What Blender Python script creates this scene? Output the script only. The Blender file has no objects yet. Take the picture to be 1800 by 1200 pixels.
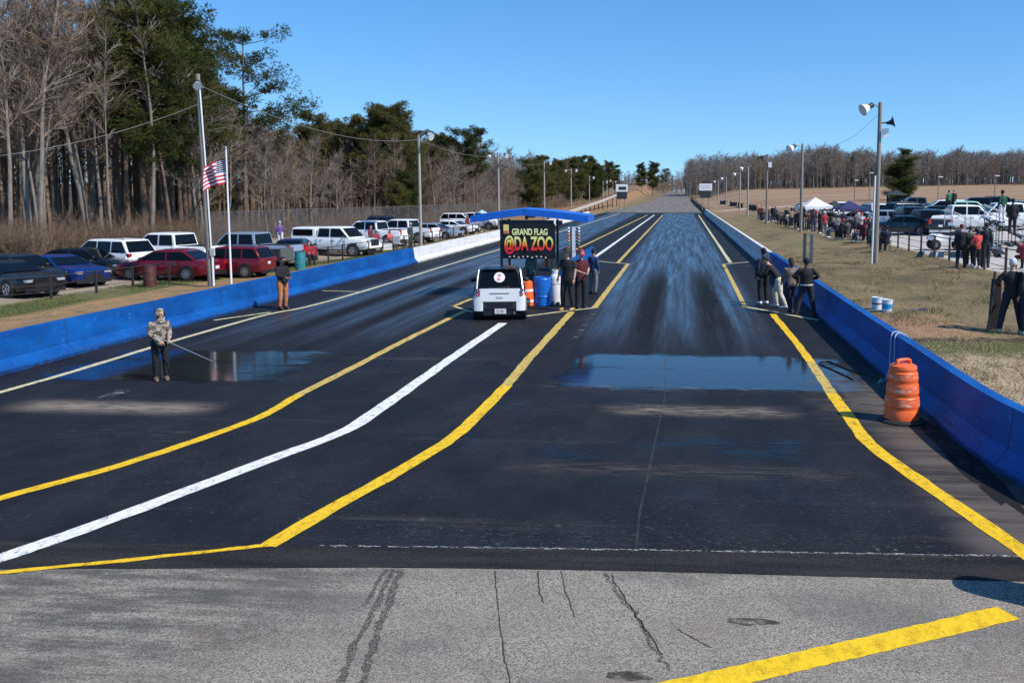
import bpy, bmesh, math, random
from mathutils import Vector, Matrix, noise
R = random.Random(7)
sc = bpy.context.scene
col = sc.collection
rad = math.radians

# ---------------------------------------------------------------- camera model (pixels of the 1800x1200 photograph)
F, PX, PY, CH = 1600.0, 1050.0, 500.0, 3.85
TH = math.atan(162 / F)
PSI = math.atan(145 / F * math.cos(TH))
FWD = Vector((-math.sin(PSI) * math.cos(TH), math.cos(PSI) * math.cos(TH), -math.sin(TH)))
RGT = Vector((math.cos(PSI), math.sin(PSI), 0))
UPV = RGT.cross(FWD)
CAM = Vector((0, 0, CH))

def ray(px, py):
    return RGT * (px - PX) + UPV * (PY - py) + FWD * F

def sst(a, b, t):
    t = max(0.0, min(1.0, (t - a) / (b - a)))
    return t * t * (3 - 2 * t)

def road_z(y):
    return 3.9 * sst(140, 640, y)

XL, XR = -14.25, 4.3           # feet of the two barriers
def xright(y):                 # the right barrier swings outward close to the camera
    if y > 14.2: return XR
    if y > 10: return XR + 0.045 * (14.2 - y) ** 2
    return XR + .794 + .6 * (10 - y)

def terrain(x, y):
    z = road_z(y)
    xr = xright(y)
    if x > xr + .2:
        u = x - xr
        z += .42 * sst(.2, 1.3, u) + .33 * sst(3, 8, u)
        z += .05 * max(0, min(x, 28) - 13.5) + .019 * max(0, min(x, 110) - 28)
        z += .0095 * max(0, min(y, 420) - 110) * sst(4, 16, u)
        z += (.15 * noise.noise((x * .25, y * .12, 3.1)) + .08 * noise.noise((x * .8, y * .5, 1.1))) * sst(.8, 3, u) * (1 - sst(7, 9, u) * .7)
        z += .28 * math.exp(-((x - 8.4) / 1.6) ** 2 - ((y - 70) / 14) ** 2)
    elif x < XL - .2:
        u = XL - x
        z += .22 * sst(.2, 1.0, u) - .5 * sst(2, 7, u)
        z += .010 * max(0, y - 125) * sst(1.5, 6, u)
        z += (.06 * noise.noise((x * .3, y * .15, 8.1)) + .03 * noise.noise((x * .9, y * .6, 4.4))) * sst(.6, 2, u)
        z += 1.2 * sst(30, 60, u)
    else:
        z -= .12
    return z

def on_plane(px, py, z=0.0):
    d = ray(px, py)
    t = (z - CH) / d.z
    return CAM + d * t

def on_road(px, py):
    z = 0.0
    for _ in range(25):
        p = on_plane(px, py, min(z, CH - .05))
        z = .7 * z + .3 * road_z(p.y)
    return p

def on_ground(px, py):
    """first point of the terrain on the ray"""
    d = ray(px, py); d = d / d.y
    y = 6.0
    while y < 900:
        p = CAM + d * y
        if p.z < terrain(p.x, p.y): break
        y += .25 if y < 60 else 1.0
    p = CAM + d * y
    return Vector((p.x, p.y, terrain(p.x, p.y)))

def col_at(px, y, py=440.0):
    """ground point at track distance y under picture column px"""
    d = ray(px, py); d = d / d.y
    p = CAM + d * y
    return Vector((p.x, y, terrain(p.x, y)))

def pt_at(px, py, y):
    d = ray(px, py); d = d / d.y
    return CAM + d * y

# ---------------------------------------------------------------- materials
MATS = {}
def nd(nt, t, **kw):
    n = nt.nodes.new(t)
    for k, v in kw.items():
        if k in n.inputs: n.inputs[k].default_value = v
        else: setattr(n, k, v)
    return n

def mat(name, color, rough=.6, metal=0.0, spec=.5, var=0.0, scale=8.0, bump=0.0, bscale=None, coat=0.0, stretch=None, color2=None, detail=6, croff=.03):
    if name in MATS: return MATS[name]
    m = bpy.data.materials.new(name); m.use_nodes = True
    nt = m.node_tree; b = nt.nodes['Principled BSDF']
    b.inputs['Base Color'].default_value = (*color, 1)
    b.inputs['Roughness'].default_value = rough
    b.inputs['Metallic'].default_value = metal
    b.inputs['Specular IOR Level'].default_value = spec
    if coat:
        b.inputs['Coat Weight'].default_value = coat; b.inputs['Coat Roughness'].default_value = croff
    if var or color2 or bump:
        tc = nd(nt, 'ShaderNodeTexCoord')
        mp = nd(nt, 'ShaderNodeMapping')
        if stretch: mp.inputs['Scale'].default_value = stretch
        nt.links.new(tc.outputs['Object'], mp.inputs['Vector'])
        nz = nd(nt, 'ShaderNodeTexNoise', Scale=scale, Detail=detail, Roughness=.62)
        nt.links.new(mp.outputs['Vector'], nz.inputs['Vector'])
        if var or color2:
            cr = nd(nt, 'ShaderNodeValToRGB')
            c1 = tuple(max(0, c * (1 - var)) for c in color)
            c2 = color2 if color2 else tuple(min(1, c * (1 + var)) for c in color)
            cr.color_ramp.elements[0].position = .35; cr.color_ramp.elements[1].position = .65
            cr.color_ramp.elements[0].color = (*c1, 1); cr.color_ramp.elements[1].color = (*c2, 1)
            nt.links.new(nz.outputs['Fac'], cr.inputs['Fac'])
            nt.links.new(cr.outputs['Color'], b.inputs['Base Color'])
        if bump:
            nb = nz
            if bscale:
                nb = nd(nt, 'ShaderNodeTexNoise', Scale=bscale, Detail=4)
                nt.links.new(mp.outputs['Vector'], nb.inputs['Vector'])
            bp = nd(nt, 'ShaderNodeBump', Strength=bump, Distance=.02)
            nt.links.new(nb.outputs['Fac'], bp.inputs['Height'])
            nt.links.new(bp.outputs['Normal'], b.inputs['Normal'])
    MATS[name] = m
    return m

class NT:
    """tiny node-graph writer for the big surfaces"""
    def __init__(s, name):
        s.m = bpy.data.materials.new(name); s.m.use_nodes = True
        s.t = s.m.node_tree; s.b = s.t.nodes['Principled BSDF']
        g = s.t.nodes.new('ShaderNodeNewGeometry')
        s.pos = g.outputs['Position']
        sp = s.t.nodes.new('ShaderNodeSeparateXYZ'); s.t.links.new(s.pos, sp.inputs[0])
        s.x, s.y, s.z = sp.outputs
        MATS[name] = s.m
    def _in(s, sock, v):
        if isinstance(v, (int, float)): sock.default_value = v
        elif isinstance(v, tuple): sock.default_value = (*v, 1) if len(v) == 3 and sock.type == 'RGBA' else v
        else: s.t.links.new(v, sock)
    def math(s, op, a, b=0.0, clamp=False):
        n = s.t.nodes.new('ShaderNodeMath'); n.operation = op; n.use_clamp = clamp
        s._in(n.inputs[0], a); s._in(n.inputs[1], b); return n.outputs[0]
    def add(s, a, b): return s.math('ADD', a, b)
    def mul(s, a, b): return s.math('MULTIPLY', a, b)
    def ramp(s, v, a, b):      # smooth 0..1
        n = s.t.nodes.new('ShaderNodeMapRange'); n.interpolation_type = 'SMOOTHSTEP'
        s._in(n.inputs[0], v); n.inputs[1].default_value = a; n.inputs[2].default_value = b
        n.inputs[3].default_value = 0; n.inputs[4].default_value = 1
        if a > b:
            n.inputs[1].default_value = b; n.inputs[2].default_value = a; n.inputs[3].default_value = 1; n.inputs[4].default_value = 0
        return n.outputs[0]
    def band(s, v, a, b, soft):
        return s.mul(s.ramp(v, a - soft, a + soft), s.ramp(v, b + soft, b - soft))
    def noise(s, scale, stretch=(1, 1, 1), detail=5, rough=.6, off=(0, 0, 0)):
        mp = s.t.nodes.new('ShaderNodeMapping'); mp.inputs['Scale'].default_value = stretch; mp.inputs['Location'].default_value = off
        s.t.links.new(s.pos, mp.inputs['Vector'])
        n = nd(s.t, 'ShaderNodeTexNoise', Scale=scale, Detail=detail, Roughness=rough)
        s.t.links.new(mp.outputs[0], n.inputs['Vector']); return n.outputs['Fac']
    def voro(s, scale, stretch=(1, 1, 1), out='Distance'):
        mp = s.t.nodes.new('ShaderNodeMapping'); mp.inputs['Scale'].default_value = stretch
        s.t.links.new(s.pos, mp.inputs['Vector'])
        n = nd(s.t, 'ShaderNodeTexVoronoi', Scale=scale)
        s.t.links.new(mp.outputs[0], n.inputs['Vector']); return n.outputs[out]
    def mix(s, f, a, b):
        n = s.t.nodes.new('ShaderNodeMix'); n.data_type = 'RGBA'
        s._in(n.inputs['Factor'], f); s._in(n.inputs[6], a); s._in(n.inputs[7], b); return n.outputs[2]
    def bump(s, h, strength, dist=.02):
        n = nd(s.t, 'ShaderNodeBump', Strength=strength, Distance=dist)
        s.t.links.new(h, n.inputs['Height']); s.t.links.new(n.outputs[0], s.b.inputs['Normal'])
    def set(s, **kw):
        for k, v in kw.items(): s._in(s.b.inputs[k.replace('_', ' ')], v)

# ---------------------------------------------------------------- mesh builder
class MB:
    def __init__(s): s.v, s.f, s.mi = [], [], []
    def face(s, idx, m=0): s.f.append(tuple(idx)); s.mi.append(m)
    def poly(s, pts, m=0):
        n = len(s.v); s.v += [tuple(p) for p in pts]; s.face(range(n, n + len(pts)), m)
    def box(s, c, d, rz=0.0, m=0, M=None):
        n = len(s.v); cx, cy, cz = c; a, b, h = d[0] / 2, d[1] / 2, d[2] / 2
        cr, sr = math.cos(rz), math.sin(rz)
        for z in (-h, h):
            for x, y in ((-a, -b), (a, -b), (a, b), (-a, b)):
                p = Vector((x * cr - y * sr, x * sr + y * cr, z))
                if M: p = M @ p
                s.v.append((cx + p.x, cy + p.y, cz + p.z))
        for q in ((3, 2, 1, 0), (4, 5, 6, 7), (0, 1, 5, 4), (1, 2, 6, 5), (2, 3, 7, 6), (3, 0, 4, 7)): s.face([n + i for i in q], m)
    def loft(s, rings, m=0, caps=True, closed=True):
        n = len(s.v); k = len(rings[0])
        for r in rings: s.v += [tuple(p) for p in r]
        for i in range(len(rings) - 1):
            for j in range(k if closed else k - 1):
                a = n + i * k + j; b = n + i * k + (j + 1) % k
                s.face((a, b, b + k, a + k), m)
        if caps:
            s.face([n + j for j in range(k)][::-1], m); s.face([n + (len(rings) - 1) * k + j for j in range(k)], m)
    def tube(s, path, r, n=8, m=0, caps=True, ell=1.0):
        path = [Vector(p) for p in path]
        if isinstance(r, (int, float)): r = [r] * len(path)
        rings = []
        ref = None
        for i, p in enumerate(path):
            d = (path[min(i + 1, len(path) - 1)] - path[max(i - 1, 0)])
            if d.length < 1e-9: d = Vector((0, 0, 1))
            d.normalize()
            if ref is None:
                ref = Vector((1, 0, 0)) if abs(d.x) < .8 else Vector((0, 1, 0))
            u = (ref - d * ref.dot(d)).normalized(); w = d.cross(u); ref = u
            rings.append([p + (u * math.cos(2 * math.pi * j / n) + w * ell * math.sin(2 * math.pi * j / n)) * r[i] for j in range(n)])
        s.loft(rings, m, caps)
    def lathe(s, prof, c=(0, 0, 0), n=24, m=0, caps=True):
        rings = [[(c[0] + r * math.cos(2 * math.pi * j / n), c[1] + r * math.sin(2 * math.pi * j / n), c[2] + z) for j in range(n)] for r, z in prof]
        s.loft(rings, m, caps)
    def ball(s, c, r, nu=10, nv=7, m=0):
        if isinstance(r, (int, float)): r = (r, r, r)
        rings = []
        for i in range(1, nv):
            t = math.pi * i / nv
            rings.append([(c[0] + r[0] * math.sin(t) * math.cos(2 * math.pi * j / nu), c[1] + r[1] * math.sin(t) * math.sin(2 * math.pi * j / nu), c[2] - r[2] * math.cos(t)) for j in range(nu)])
        s.loft(rings, m, True)
    def prism(s, poly, y0, y1, m=0, axis='y'):
        """polygon in x,z pushed from y0 to y1"""
        f = (lambda p, t: (p[0], t, p[1])) if axis == 'y' else ((lambda p, t: (t, p[0], p[1])) if axis == 'x' else (lambda p, t: (p[0], p[1], t)))
        s.loft([[f(p, y0) for p in poly], [f(p, y1) for p in poly]], m, True)
    def mesh(s, name, mats, smooth=True, angle=40):
        me = bpy.data.meshes.new(name)
        me.from_pydata(s.v, [], s.f)
        for mm in (mats if isinstance(mats, (list, tuple)) else [mats]): me.materials.append(mm)
        if len(me.materials) > 1: me.polygons.foreach_set('material_index', s.mi)
        me.update()
        if smooth:
            me.shade_smooth()
            me.set_sharp_from_angle(angle=rad(angle))
        return me
    def build(s, name, mats, parent=None, smooth=True, angle=40, fix=True, **kw):
        me = s.mesh(name, mats, smooth, angle)
        if fix and len(me.vertices) < 60000:
            bm = bmesh.new(); bm.from_mesh(me); bmesh.ops.recalc_face_normals(bm, faces=bm.faces); bm.to_mesh(me); bm.free()
        o = bpy.data.objects.new(name, me); col.objects.link(o)
        if parent: o.parent = parent
        for k, v in kw.items(): o[k] = v
        return o

def tag(o, label=None, cat=None, group=None, kind=None):
    if label: o['label'] = label
    if cat: o['category'] = cat
    if group: o['group'] = group
    if kind: o['kind'] = kind
    return o

def empty(name, loc=(0, 0, 0), rz=0.0, label=None, cat=None, group=None, scale=None):
    o = bpy.data.objects.new(name, None); col.objects.link(o)
    o.location = loc; o.rotation_euler = (0, 0, rz); o.empty_display_size = .2
    if scale: o.scale = (scale,) * 3 if isinstance(scale, (int, float)) else scale
    return tag(o, label, cat, group)

KIDS = {}
def kids(o): return [c for c in o.children]
def copy_tree(o, parent=None):
    c = o.copy(); col.objects.link(c)
    if parent: c.parent = parent
    for ch in o.children: copy_tree(ch, c)
    return c

def ribbon(mb, pts, w, z=.004, m=0, jit=0.0, road=True, sub=.6):
    """flat painted strip along world points (x, y), width w"""
    P = [Vector((p[0], p[1])) for p in pts]
    Q = [P[0]]
    for a, b in zip(P, P[1:]):
        n = max(1, int((b - a).length / sub))
        n = min(n, 60)
        Q += [a.lerp(b, i / n) for i in range(1, n + 1)]
    L, Rr = [], []
    for i, p in enumerate(Q):
        a = Q[max(0, i - 1)]; b = Q[min(len(Q) - 1, i + 1)]
        d = (b - a).normalized(); nn = Vector((-d.y, d.x))
        wl = w / 2 + R.uniform(-jit, jit); wr = w / 2 + R.uniform(-jit, jit)
        for arr, q in ((L, p + nn * wl), (Rr, p - nn * wr)):
            arr.append((q.x, q.y, road_z(q.y) + z))
    mb.loft([[L[i], Rr[i]] for i in range(len(Q))], m, caps=False, closed=False)

def pts_road(*px):
    P = [Vector((q.x, q.y)) for q in (on_road(*p) for p in px)]
    if len(P) > 3:
        for _ in range(2):      # round the bends the way a line-painting machine does
            Q = [P[0]]
            for a, b in zip(P, P[1:]): Q += [a.lerp(b, .22), a.lerp(b, .78)]
            P = Q + [P[-1]]
    return P
# ---------------------------------------------------------------- world, sun, camera
w = bpy.data.worlds.new("World"); sc.world = w; w.use_nodes = True
wt = w.node_tree
sky = wt.nodes.new('ShaderNodeTexSky'); sky.sky_type = 'NISHITA'; sky.sun_disc = False
SUN = Vector((1.0, -.45, 1.2)).normalized()
sky.sun_elevation = math.asin(SUN.z); sky.sun_rotation = math.atan2(SUN.x, SUN.y)
LIFT = .085; sky.altitude = 200; sky.air_density = 1.0; sky.dust_density = .1; sky.ozone_density = 5.0
tcw = wt.nodes.new('ShaderNodeTexCoord'); vm = wt.nodes.new('ShaderNodeMapping')
vm.inputs['Location'].default_value = (0, 0, LIFT); vm.inputs['Scale'].default_value = (1, 1, .8)   # clear dry air: the pale band sits below the hills
vn = wt.nodes.new('ShaderNodeVectorMath'); vn.operation = 'NORMALIZE'
wt.links.new(tcw.outputs['Generated'], vm.inputs['Vector']); wt.links.new(vm.outputs[0], vn.inputs[0]); wt.links.new(vn.outputs[0], sky.inputs['Vector'])
hs = wt.nodes.new('ShaderNodeHueSaturation'); hs.inputs['Saturation'].default_value = 1.24
wt.links.new(sky.outputs[0], hs.inputs['Color'])
bg = wt.nodes['Background']; wt.links.new(hs.outputs[0], bg.inputs['Color']); bg.inputs['Strength'].default_value = .117
sl = bpy.data.lights.new('sun', 'SUN'); sl.energy = 3.4; sl.angle = rad(.5); sl.color = (1, .95, .87)
so = bpy.data.objects.new('sun', sl); col.objects.link(so)
so.rotation_euler = (-SUN).to_track_quat('-Z', 'Y').to_euler()
cd = bpy.data.cameras.new('camera'); cam = bpy.data.objects.new('camera', cd); col.objects.link(cam)
cd.sensor_width = 36; cd.lens = F / 1800 * 36; cd.clip_end = 4000; cd.clip_start = .1
cd.shift_x = -(PX - 900) / 1800; cd.shift_y = -(600 - PY) / 1800
cam.matrix_world = Matrix(((RGT.x, UPV.x, -FWD.x, CAM.x), (RGT.y, UPV.y, -FWD.y, CAM.y), (RGT.z, UPV.z, -FWD.z, CAM.z), (0, 0, 0, 1)))
sc.camera = cam
sc.view_settings.view_transform = 'Standard'; sc.view_settings.look = 'None'
sc.view_settings.exposure = 0.55; sc.view_settings.gamma = 1
sc.cycles.use_denoising = True
sc.cycles.max_bounces = 6; sc.cycles.transparent_max_bounces = 12

# ---------------------------------------------------------------- ground
def axis(segs):
    out = []
    for a, b, n in segs: out += [a + (b - a) * i / n for i in range(n)]
    out.append(segs[-1][1]); return out
xs = axis([(-700, -120, 12), (-120, -60, 12), (-60, -24, 24), (-24, XL - .3, 26), (XL - .3, XR, 10), (XR, 9, 24), (9, 16, 14), (16, 40, 16), (40, 120, 16), (120, 800, 14)])
ys = axis([(-40, 6, 10), (6, 40, 85), (40, 110, 60), (110, 300, 50), (300, 700, 40), (700, 1800, 16)])
mb = MB()
for y in ys:
    for x in xs: mb.v.append((x, y, terrain(x, y)))
k = len(xs)
for j in range(len(ys) - 1):
    for i in range(k - 1): mb.face((j * k + i, j * k + i + 1, (j + 1) * k + i + 1, (j + 1) * k + i))
g = NT('ground')
n1 = g.noise(.35, (1, .6, 1), 6, .65); n2 = g.noise(2.2, (1, .55, 1), 6, .7); n3 = g.noise(22, (1, .45, 1), 4, .7)
nbig = g.noise(.09, (1, .5, 1), 4)
dry = g.mix(g.ramp(n3, .3, .7), (.150, .110, .056), (.30, .225, .12))
dry = g.mix(g.mul(g.ramp(g.noise(.55, (.8, .5, 1), 5, .7, (3, 8, 0)), .45, .68), .75), dry, (.115, .078, .05))
grn = g.mix(g.ramp(n3, .3, .7), (.060, .075, .022), (.15, .15, .055))
dirt = g.mix(g.ramp(n3, .35, .65), (.25, .135, .07), (.42, .26, .15))
straw = g.mix(g.ramp(n3, .4, .6), (.22, .15, .09), (.50, .39, .25))
c = g.mix(g.mul(g.ramp(g.add(n2, g.mul(n1, .9)), .92, 1.16), .6), dry, grn)
# far fields: ploughed reddish tan
fld = g.mix(g.ramp(g.noise(.05, (.4, 2.4, 1), 5), .4, .62), (.33, .235, .14), (.29, .165, .10))
fld = g.mix(g.mul(g.ramp(g.noise(.03, (.35, 4.0, 1), 6, .7, (7, 2, 0)), .50, .66), .55), fld, (.17, .115, .075))
fld = g.mix(g.mul(g.band(g.add(g.y, g.mul(g.x, .9)), 172, 178, 2), .7), fld, (.52, .43, .33))
c = g.mix(g.mul(g.ramp(g.y, 115, 170), g.ramp(g.x, 4, 9)), c, fld)
# bare red soil and straw by the near right barrier
near = g.ramp(g.x, 3.9, 4.3)
yw = g.add(g.y, g.mul(g.add(n1, -.5), 5.0))
c = g.mix(g.mul(near, g.mul(g.band(yw, 21.8, 26.0, .8), g.ramp(g.add(g.x, g.mul(n2, 1.6)), 8.6, 7.2))), c, dirt)
c = g.mix(g.mul(near, g.mul(g.band(yw, 19.6, 21.6, .5), .9)), c, grn)
c = g.mix(g.mul(near, g.mul(g.band(yw, 14.6, 19.6, .5), g.ramp(n2, .62, .5))), c, straw)
c = g.mix(g.mul(near, g.mul(g.ramp(yw, 14.8, 14.2), g.ramp(n2, .6, .45))), c, grn)
c = g.mix(g.mul(near, g.mul(g.band(yw, 21.5, 21.9, .15), .8)), c, (.05, .035, .025))
# left verge: orange soil near the barrier, a green strip, then the gravel lot
wob = g.add(g.x, g.mul(g.add(n1, -.5), 2.0)); fx = g.math('SUBTRACT', wob, g.add(-23.8, g.mul(g.ramp(g.y, 38, 56), 3.8)))
vL = g.ramp(wob, -15.0, -15.6)
verge = g.mix(g.ramp(n2, .42, .6), g.mix(g.ramp(n3, .3, .7), (.25, .135, .06), (.42, .26, .13)), dry)
c = g.mix(g.mul(vL, g.ramp(g.y, 150, 110)), c, verge)
gs = g.band(fx, -.9, 1.6, .5)
GSM = g.mul(g.mul(gs, g.ramp(n2, .70, .48)), g.ramp(g.y, 90, 60))
gravel = g.mix(g.ramp(n3, .3, .7), (.23, .18, .13), (.40, .335, .255))
gravel = g.mix(g.ramp(n1, .5, .72), gravel, (.30, .20, .11))
c = g.mix(g.mul(g.ramp(fx, -.2, -.9), g.ramp(g.y, 140, 120)), c, gravel)
c = g.mix(GSM, c, grn)
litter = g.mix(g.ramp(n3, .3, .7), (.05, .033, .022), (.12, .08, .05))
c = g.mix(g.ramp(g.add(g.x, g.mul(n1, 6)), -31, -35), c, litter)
embk = g.mix(g.ramp(n2, .4, .6), (.20, .12, .065), (.34, .21, .11))
c = g.mix(g.mul(g.mul(g.ramp(g.x, -14.6, -15.4), g.ramp(g.x, -30, -25)), g.ramp(g.y, 125, 150)), c, embk)
# right paved parking
pav = g.mix(g.ramp(n2, .35, .65), (.42, .38, .34), (.54, .49, .44))
c = g.mix(g.mul(g.mul(g.ramp(g.add(g.x, g.mul(n2, .7)), 12.5, 13.0), g.ramp(g.x, 44, 41)), g.ramp(g.y, 108, 101)), c, pav)
g.set(Base_Color=c, Roughness=.95, Specular_IOR_Level=.15)
g.bump(g.add(n3, n2), .5, .04)
tag(mb.build('ground', g.m, fix=False, angle=180), kind='structure')

# ---------------------------------------------------------------- track
ye = [on_plane(x, y).y for x, y in ((0, 1000), (700, 997), (1100, 1003), (1800, 1022))]
def xedge(px, py): p = on_plane(px, py); return p.x, p.y
E = [xedge(-900, 1003), xedge(-300, 1001), xedge(0, 1000), xedge(700, 997), xedge(1100, 1003), xedge(1800, 1022), xedge(2500, 1044)]
def yedge(x):
    if x <= E[0][0]: return E[0][1]
    for (a, b), (c2, d) in zip(E, E[1:]):
        if a <= x <= c2: return b + (d - b) * (x - a) / (c2 - a)
    return E[-1][1]
TXS = axis([(-26, XL - .1, 8), (XL - .1, XR + .1, 20), (XR + .1, 12, 12)])
mb = MB(); k = len(TXS)
rows = [None] + axis([(10.5, 30, 20), (30, 166, 34)])
for r in rows:
    for x in TXS:
        y = yedge(x) if r is None else r
        xx = x
        if r is not None and y > 14: xx = max(XL - .05, min(x, XR + .12))
        elif r is not None: xx = min(x, xright(y) + .1); xx = max(xx, XL - .05)
        mb.v.append((xx, y, road_z(y) + .001))
for j in range(len(rows) - 1):
    for i in range(k - 1): mb.face((j * k + i, j * k + i + 1, (j + 1) * k + i + 1, (j + 1) * k + i))
g = NT('track_asphalt')
fine = g.noise(60, (1, 1, 1), 3, .7); med = g.noise(1.1, (1, .5, 1), 6, .65); cross = g.noise(.7, (.16, 2.2, 1), 6, .7)
st1 = g.noise(2.6, (1.6, .035, 1), 6, .72); st2 = g.noise(1.1, (2.2, .09, 1), 5, .7, (4, 0, 0))
med2 = g.noise(.45, (1, .8, 1), 6, .7, (9, 3, 0))
inR = g.band(g.x, -2.75, 2.5, .35); inL = g.band(g.x, -12.6, -7.7, .4)
lane = g.math('MAXIMUM', inR, inL)
start = g.ramp(g.add(g.y, g.mul(g.add(st2, -.5), 9)), 20.5, 28)
lane = g.mul(lane, start)
# two wheel tracks of burnt rubber, darkest where the cars spin up
gr = g.math('MAXIMUM', g.band(g.add(g.x, g.mul(g.add(st2, -.5), 1.1)), -1.35, -.55, .3), g.band(g.add(g.x, g.mul(g.add(st2, -.5), 1.1)), .6, 1.4, .3))
gl = g.math('MAXIMUM', g.band(g.x, -11.2, -10.5, .3), g.band(g.x, -9.5, -8.8, .3))
groove = g.mul(g.math('MAXIMUM', gr, gl), g.band(g.y, 21.5, 43, 6))
groove = g.mul(groove, g.ramp(st1, .30, .46))
sheen_cut = g.math('SUBTRACT', 1.0, g.mul(groove, .9))
base = g.mix(g.ramp(med, .3, .7), (.0125, .013, .016), (.0215, .022, .025))
base = g.mix(g.mul(g.ramp(fine, .57, .75), .55), base, (.075, .074, .074))
base = g.mix(g.mul(g.ramp(cross, .57, .74), .42), base, (.085, .075, .065))
base = g.mix(g.mul(g.ramp(med2, .58, .72), .16), base, (.05, .058, .075))
# pale flecks, scraped streaks and darker sealed patches
fl = g.noise(26, (.35, 1.1, 1), 3, .8, (2, 5, 0)); fl2 = g.noise(7, (.22, 1.6, 1), 5, .8, (8, 1, 0))
base = g.mix(g.mul(g.mul(g.ramp(fl, .60, .70), g.ramp(med2, .38, .58)), .75), base, (.13, .125, .12))
base = g.mix(g.mul(g.mul(g.ramp(fl2, .57, .72), g.ramp(med, .42, .6)), .5), base, (.085, .082, .082))
base = g.mix(g.mul(g.ramp(g.noise(.28, (1, .7, 1), 4, .6, (1, 9, 0)), .5, .56), .35), base, (.011, .0112, .0125))
# shoulders beyond the lanes a touch browner and dustier
dust = g.mul(g.ramp(g.x, 2.9, 3.6), g.ramp(g.y, 21, 17))
base = g.mix(g.mul(dust, g.ramp(cross, .36, .6)), base, (.12, .10, .085))
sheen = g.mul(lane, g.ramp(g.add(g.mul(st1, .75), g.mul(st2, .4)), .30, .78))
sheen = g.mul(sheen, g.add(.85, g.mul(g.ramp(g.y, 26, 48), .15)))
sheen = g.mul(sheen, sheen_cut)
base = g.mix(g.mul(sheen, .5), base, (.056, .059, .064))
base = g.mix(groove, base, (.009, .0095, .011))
ro = g.add(.66, g.mul(g.add(fine, -.5), .12))
ro = g.math('SUBTRACT', ro, g.mul(sheen, .46))
ro = g.math('SUBTRACT', ro, g.mul(g.mul(g.ramp(med2, .45, .7), g.ramp(g.y, 30, 14)), .16))
ro = g.add(ro, g.mul(groove, .2))
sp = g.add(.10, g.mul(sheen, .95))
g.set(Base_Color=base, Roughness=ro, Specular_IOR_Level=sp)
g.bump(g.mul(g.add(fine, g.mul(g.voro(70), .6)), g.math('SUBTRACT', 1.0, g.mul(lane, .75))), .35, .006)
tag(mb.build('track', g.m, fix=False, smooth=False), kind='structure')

# newer black strip in front of the joint
mb = MB()
j1 = [xedge(-300, 948), xedge(445, 958), xedge(900, 963), xedge(1400, 971), xedge(1800, 978), xedge(2500, 992)]
def interp(tab, x):
    if x <= tab[0][0]: return tab[0][1]
    for (a, b), (c2, d) in zip(tab, tab[1:]):
        if a <= x <= c2: return b + (d - b) * (x - a) / (c2 - a)
    return tab[-1][1]
NX = axis([(-16, 9, 80)])
mb.loft([[(x, yedge(x) + R.uniform(-.012, .012), .005) for x in NX], [(x, interp(j1, x), .005) for x in NX]], caps=False, closed=False)
g = NT('strip_asphalt'); n = g.noise(40, (1, 1, 1), 4); n2 = g.noise(1.2, (.4, 3, 1), 5)
g.set(Base_Color=g.mix(g.ramp(g.add(n, n2), .75, 1.25), (.012, .012, .0125), (.038, .035, .032)), Roughness=.8, Specular_IOR_Level=.15); g.bump(n, .4, .006)
tag(mb.build('asphalt_strip', g.m, fix=False, smooth=False), kind='structure')
mb = MB()
for i in range(420):
    x = R.uniform(-3.9, 5.0); y = interp(j1, x) + R.gauss(0, .009)
    L = R.uniform(.02, .10)
    ribbon(mb, [(x, y), (x + L, y + R.uniform(-.006, .006))], R.uniform(.004, .016), .007)
tag(mb.build('joint_line', mat('joint_chalk', (.42, .40, .37), .9), fix=False, smooth=False), kind='structure')

# grey aggregate apron where the camera stands
mb = MB()
AX = axis([(-40, -16, 6), (-16, 9, 80), (9, 30, 6)])
mb.loft([[(x, -20, .001) for x in AX], [(x, 2, .001) for x in AX], [(x, yedge(x) + .002, .001) for x in AX]], caps=False, closed=False)
g = NT('apron_asphalt')
v = g.voro(80, out='Color'); vd = g.voro(80)
sv = g.t.nodes.new('ShaderNodeSeparateColor'); g.t.links.new(v, sv.inputs[0])
n1 = g.noise(130, (1, 1, 1), 2, .8); n2 = g.noise(1.0, (1, 1, 1), 6, .65); n3 = g.noise(.35, (1, 2, 1), 5)
c = g.mix(g.ramp(g.add(g.mul(sv.outputs[0], .7), g.mul(n1, .5)), .15, .95), (.115, .100, .080), (.385, .345, .285))
c = g.mix(g.ramp(n2, .40, .72), c, g.mix(.5, c, (.20, .165, .13)))
c = g.mix(g.mul(g.ramp(n3, .48, .62), .45), c, (.10, .097, .092))
# rubbed dark corner lower left and tyre scrubbing
sk = g.noise(2.4, (.5, 2.4, 1), 6, .7)
dk = g.mul(g.ramp(g.add(g.x, g.mul(g.y, -.5)), -6.3, -8.6), g.ramp(sk, .35, .62))
c = g.mix(g.mul(dk, .7), c, (.05, .05, .05))
g.set(Base_Color=c, Roughness=.9, Specular_IOR_Level=.2); g.bump(g.math('SUBTRACT', g.mul(n1, .4), vd), .6, .01)
tag(mb.build('apron', g.m, fix=False, smooth=False), kind='structure')
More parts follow.
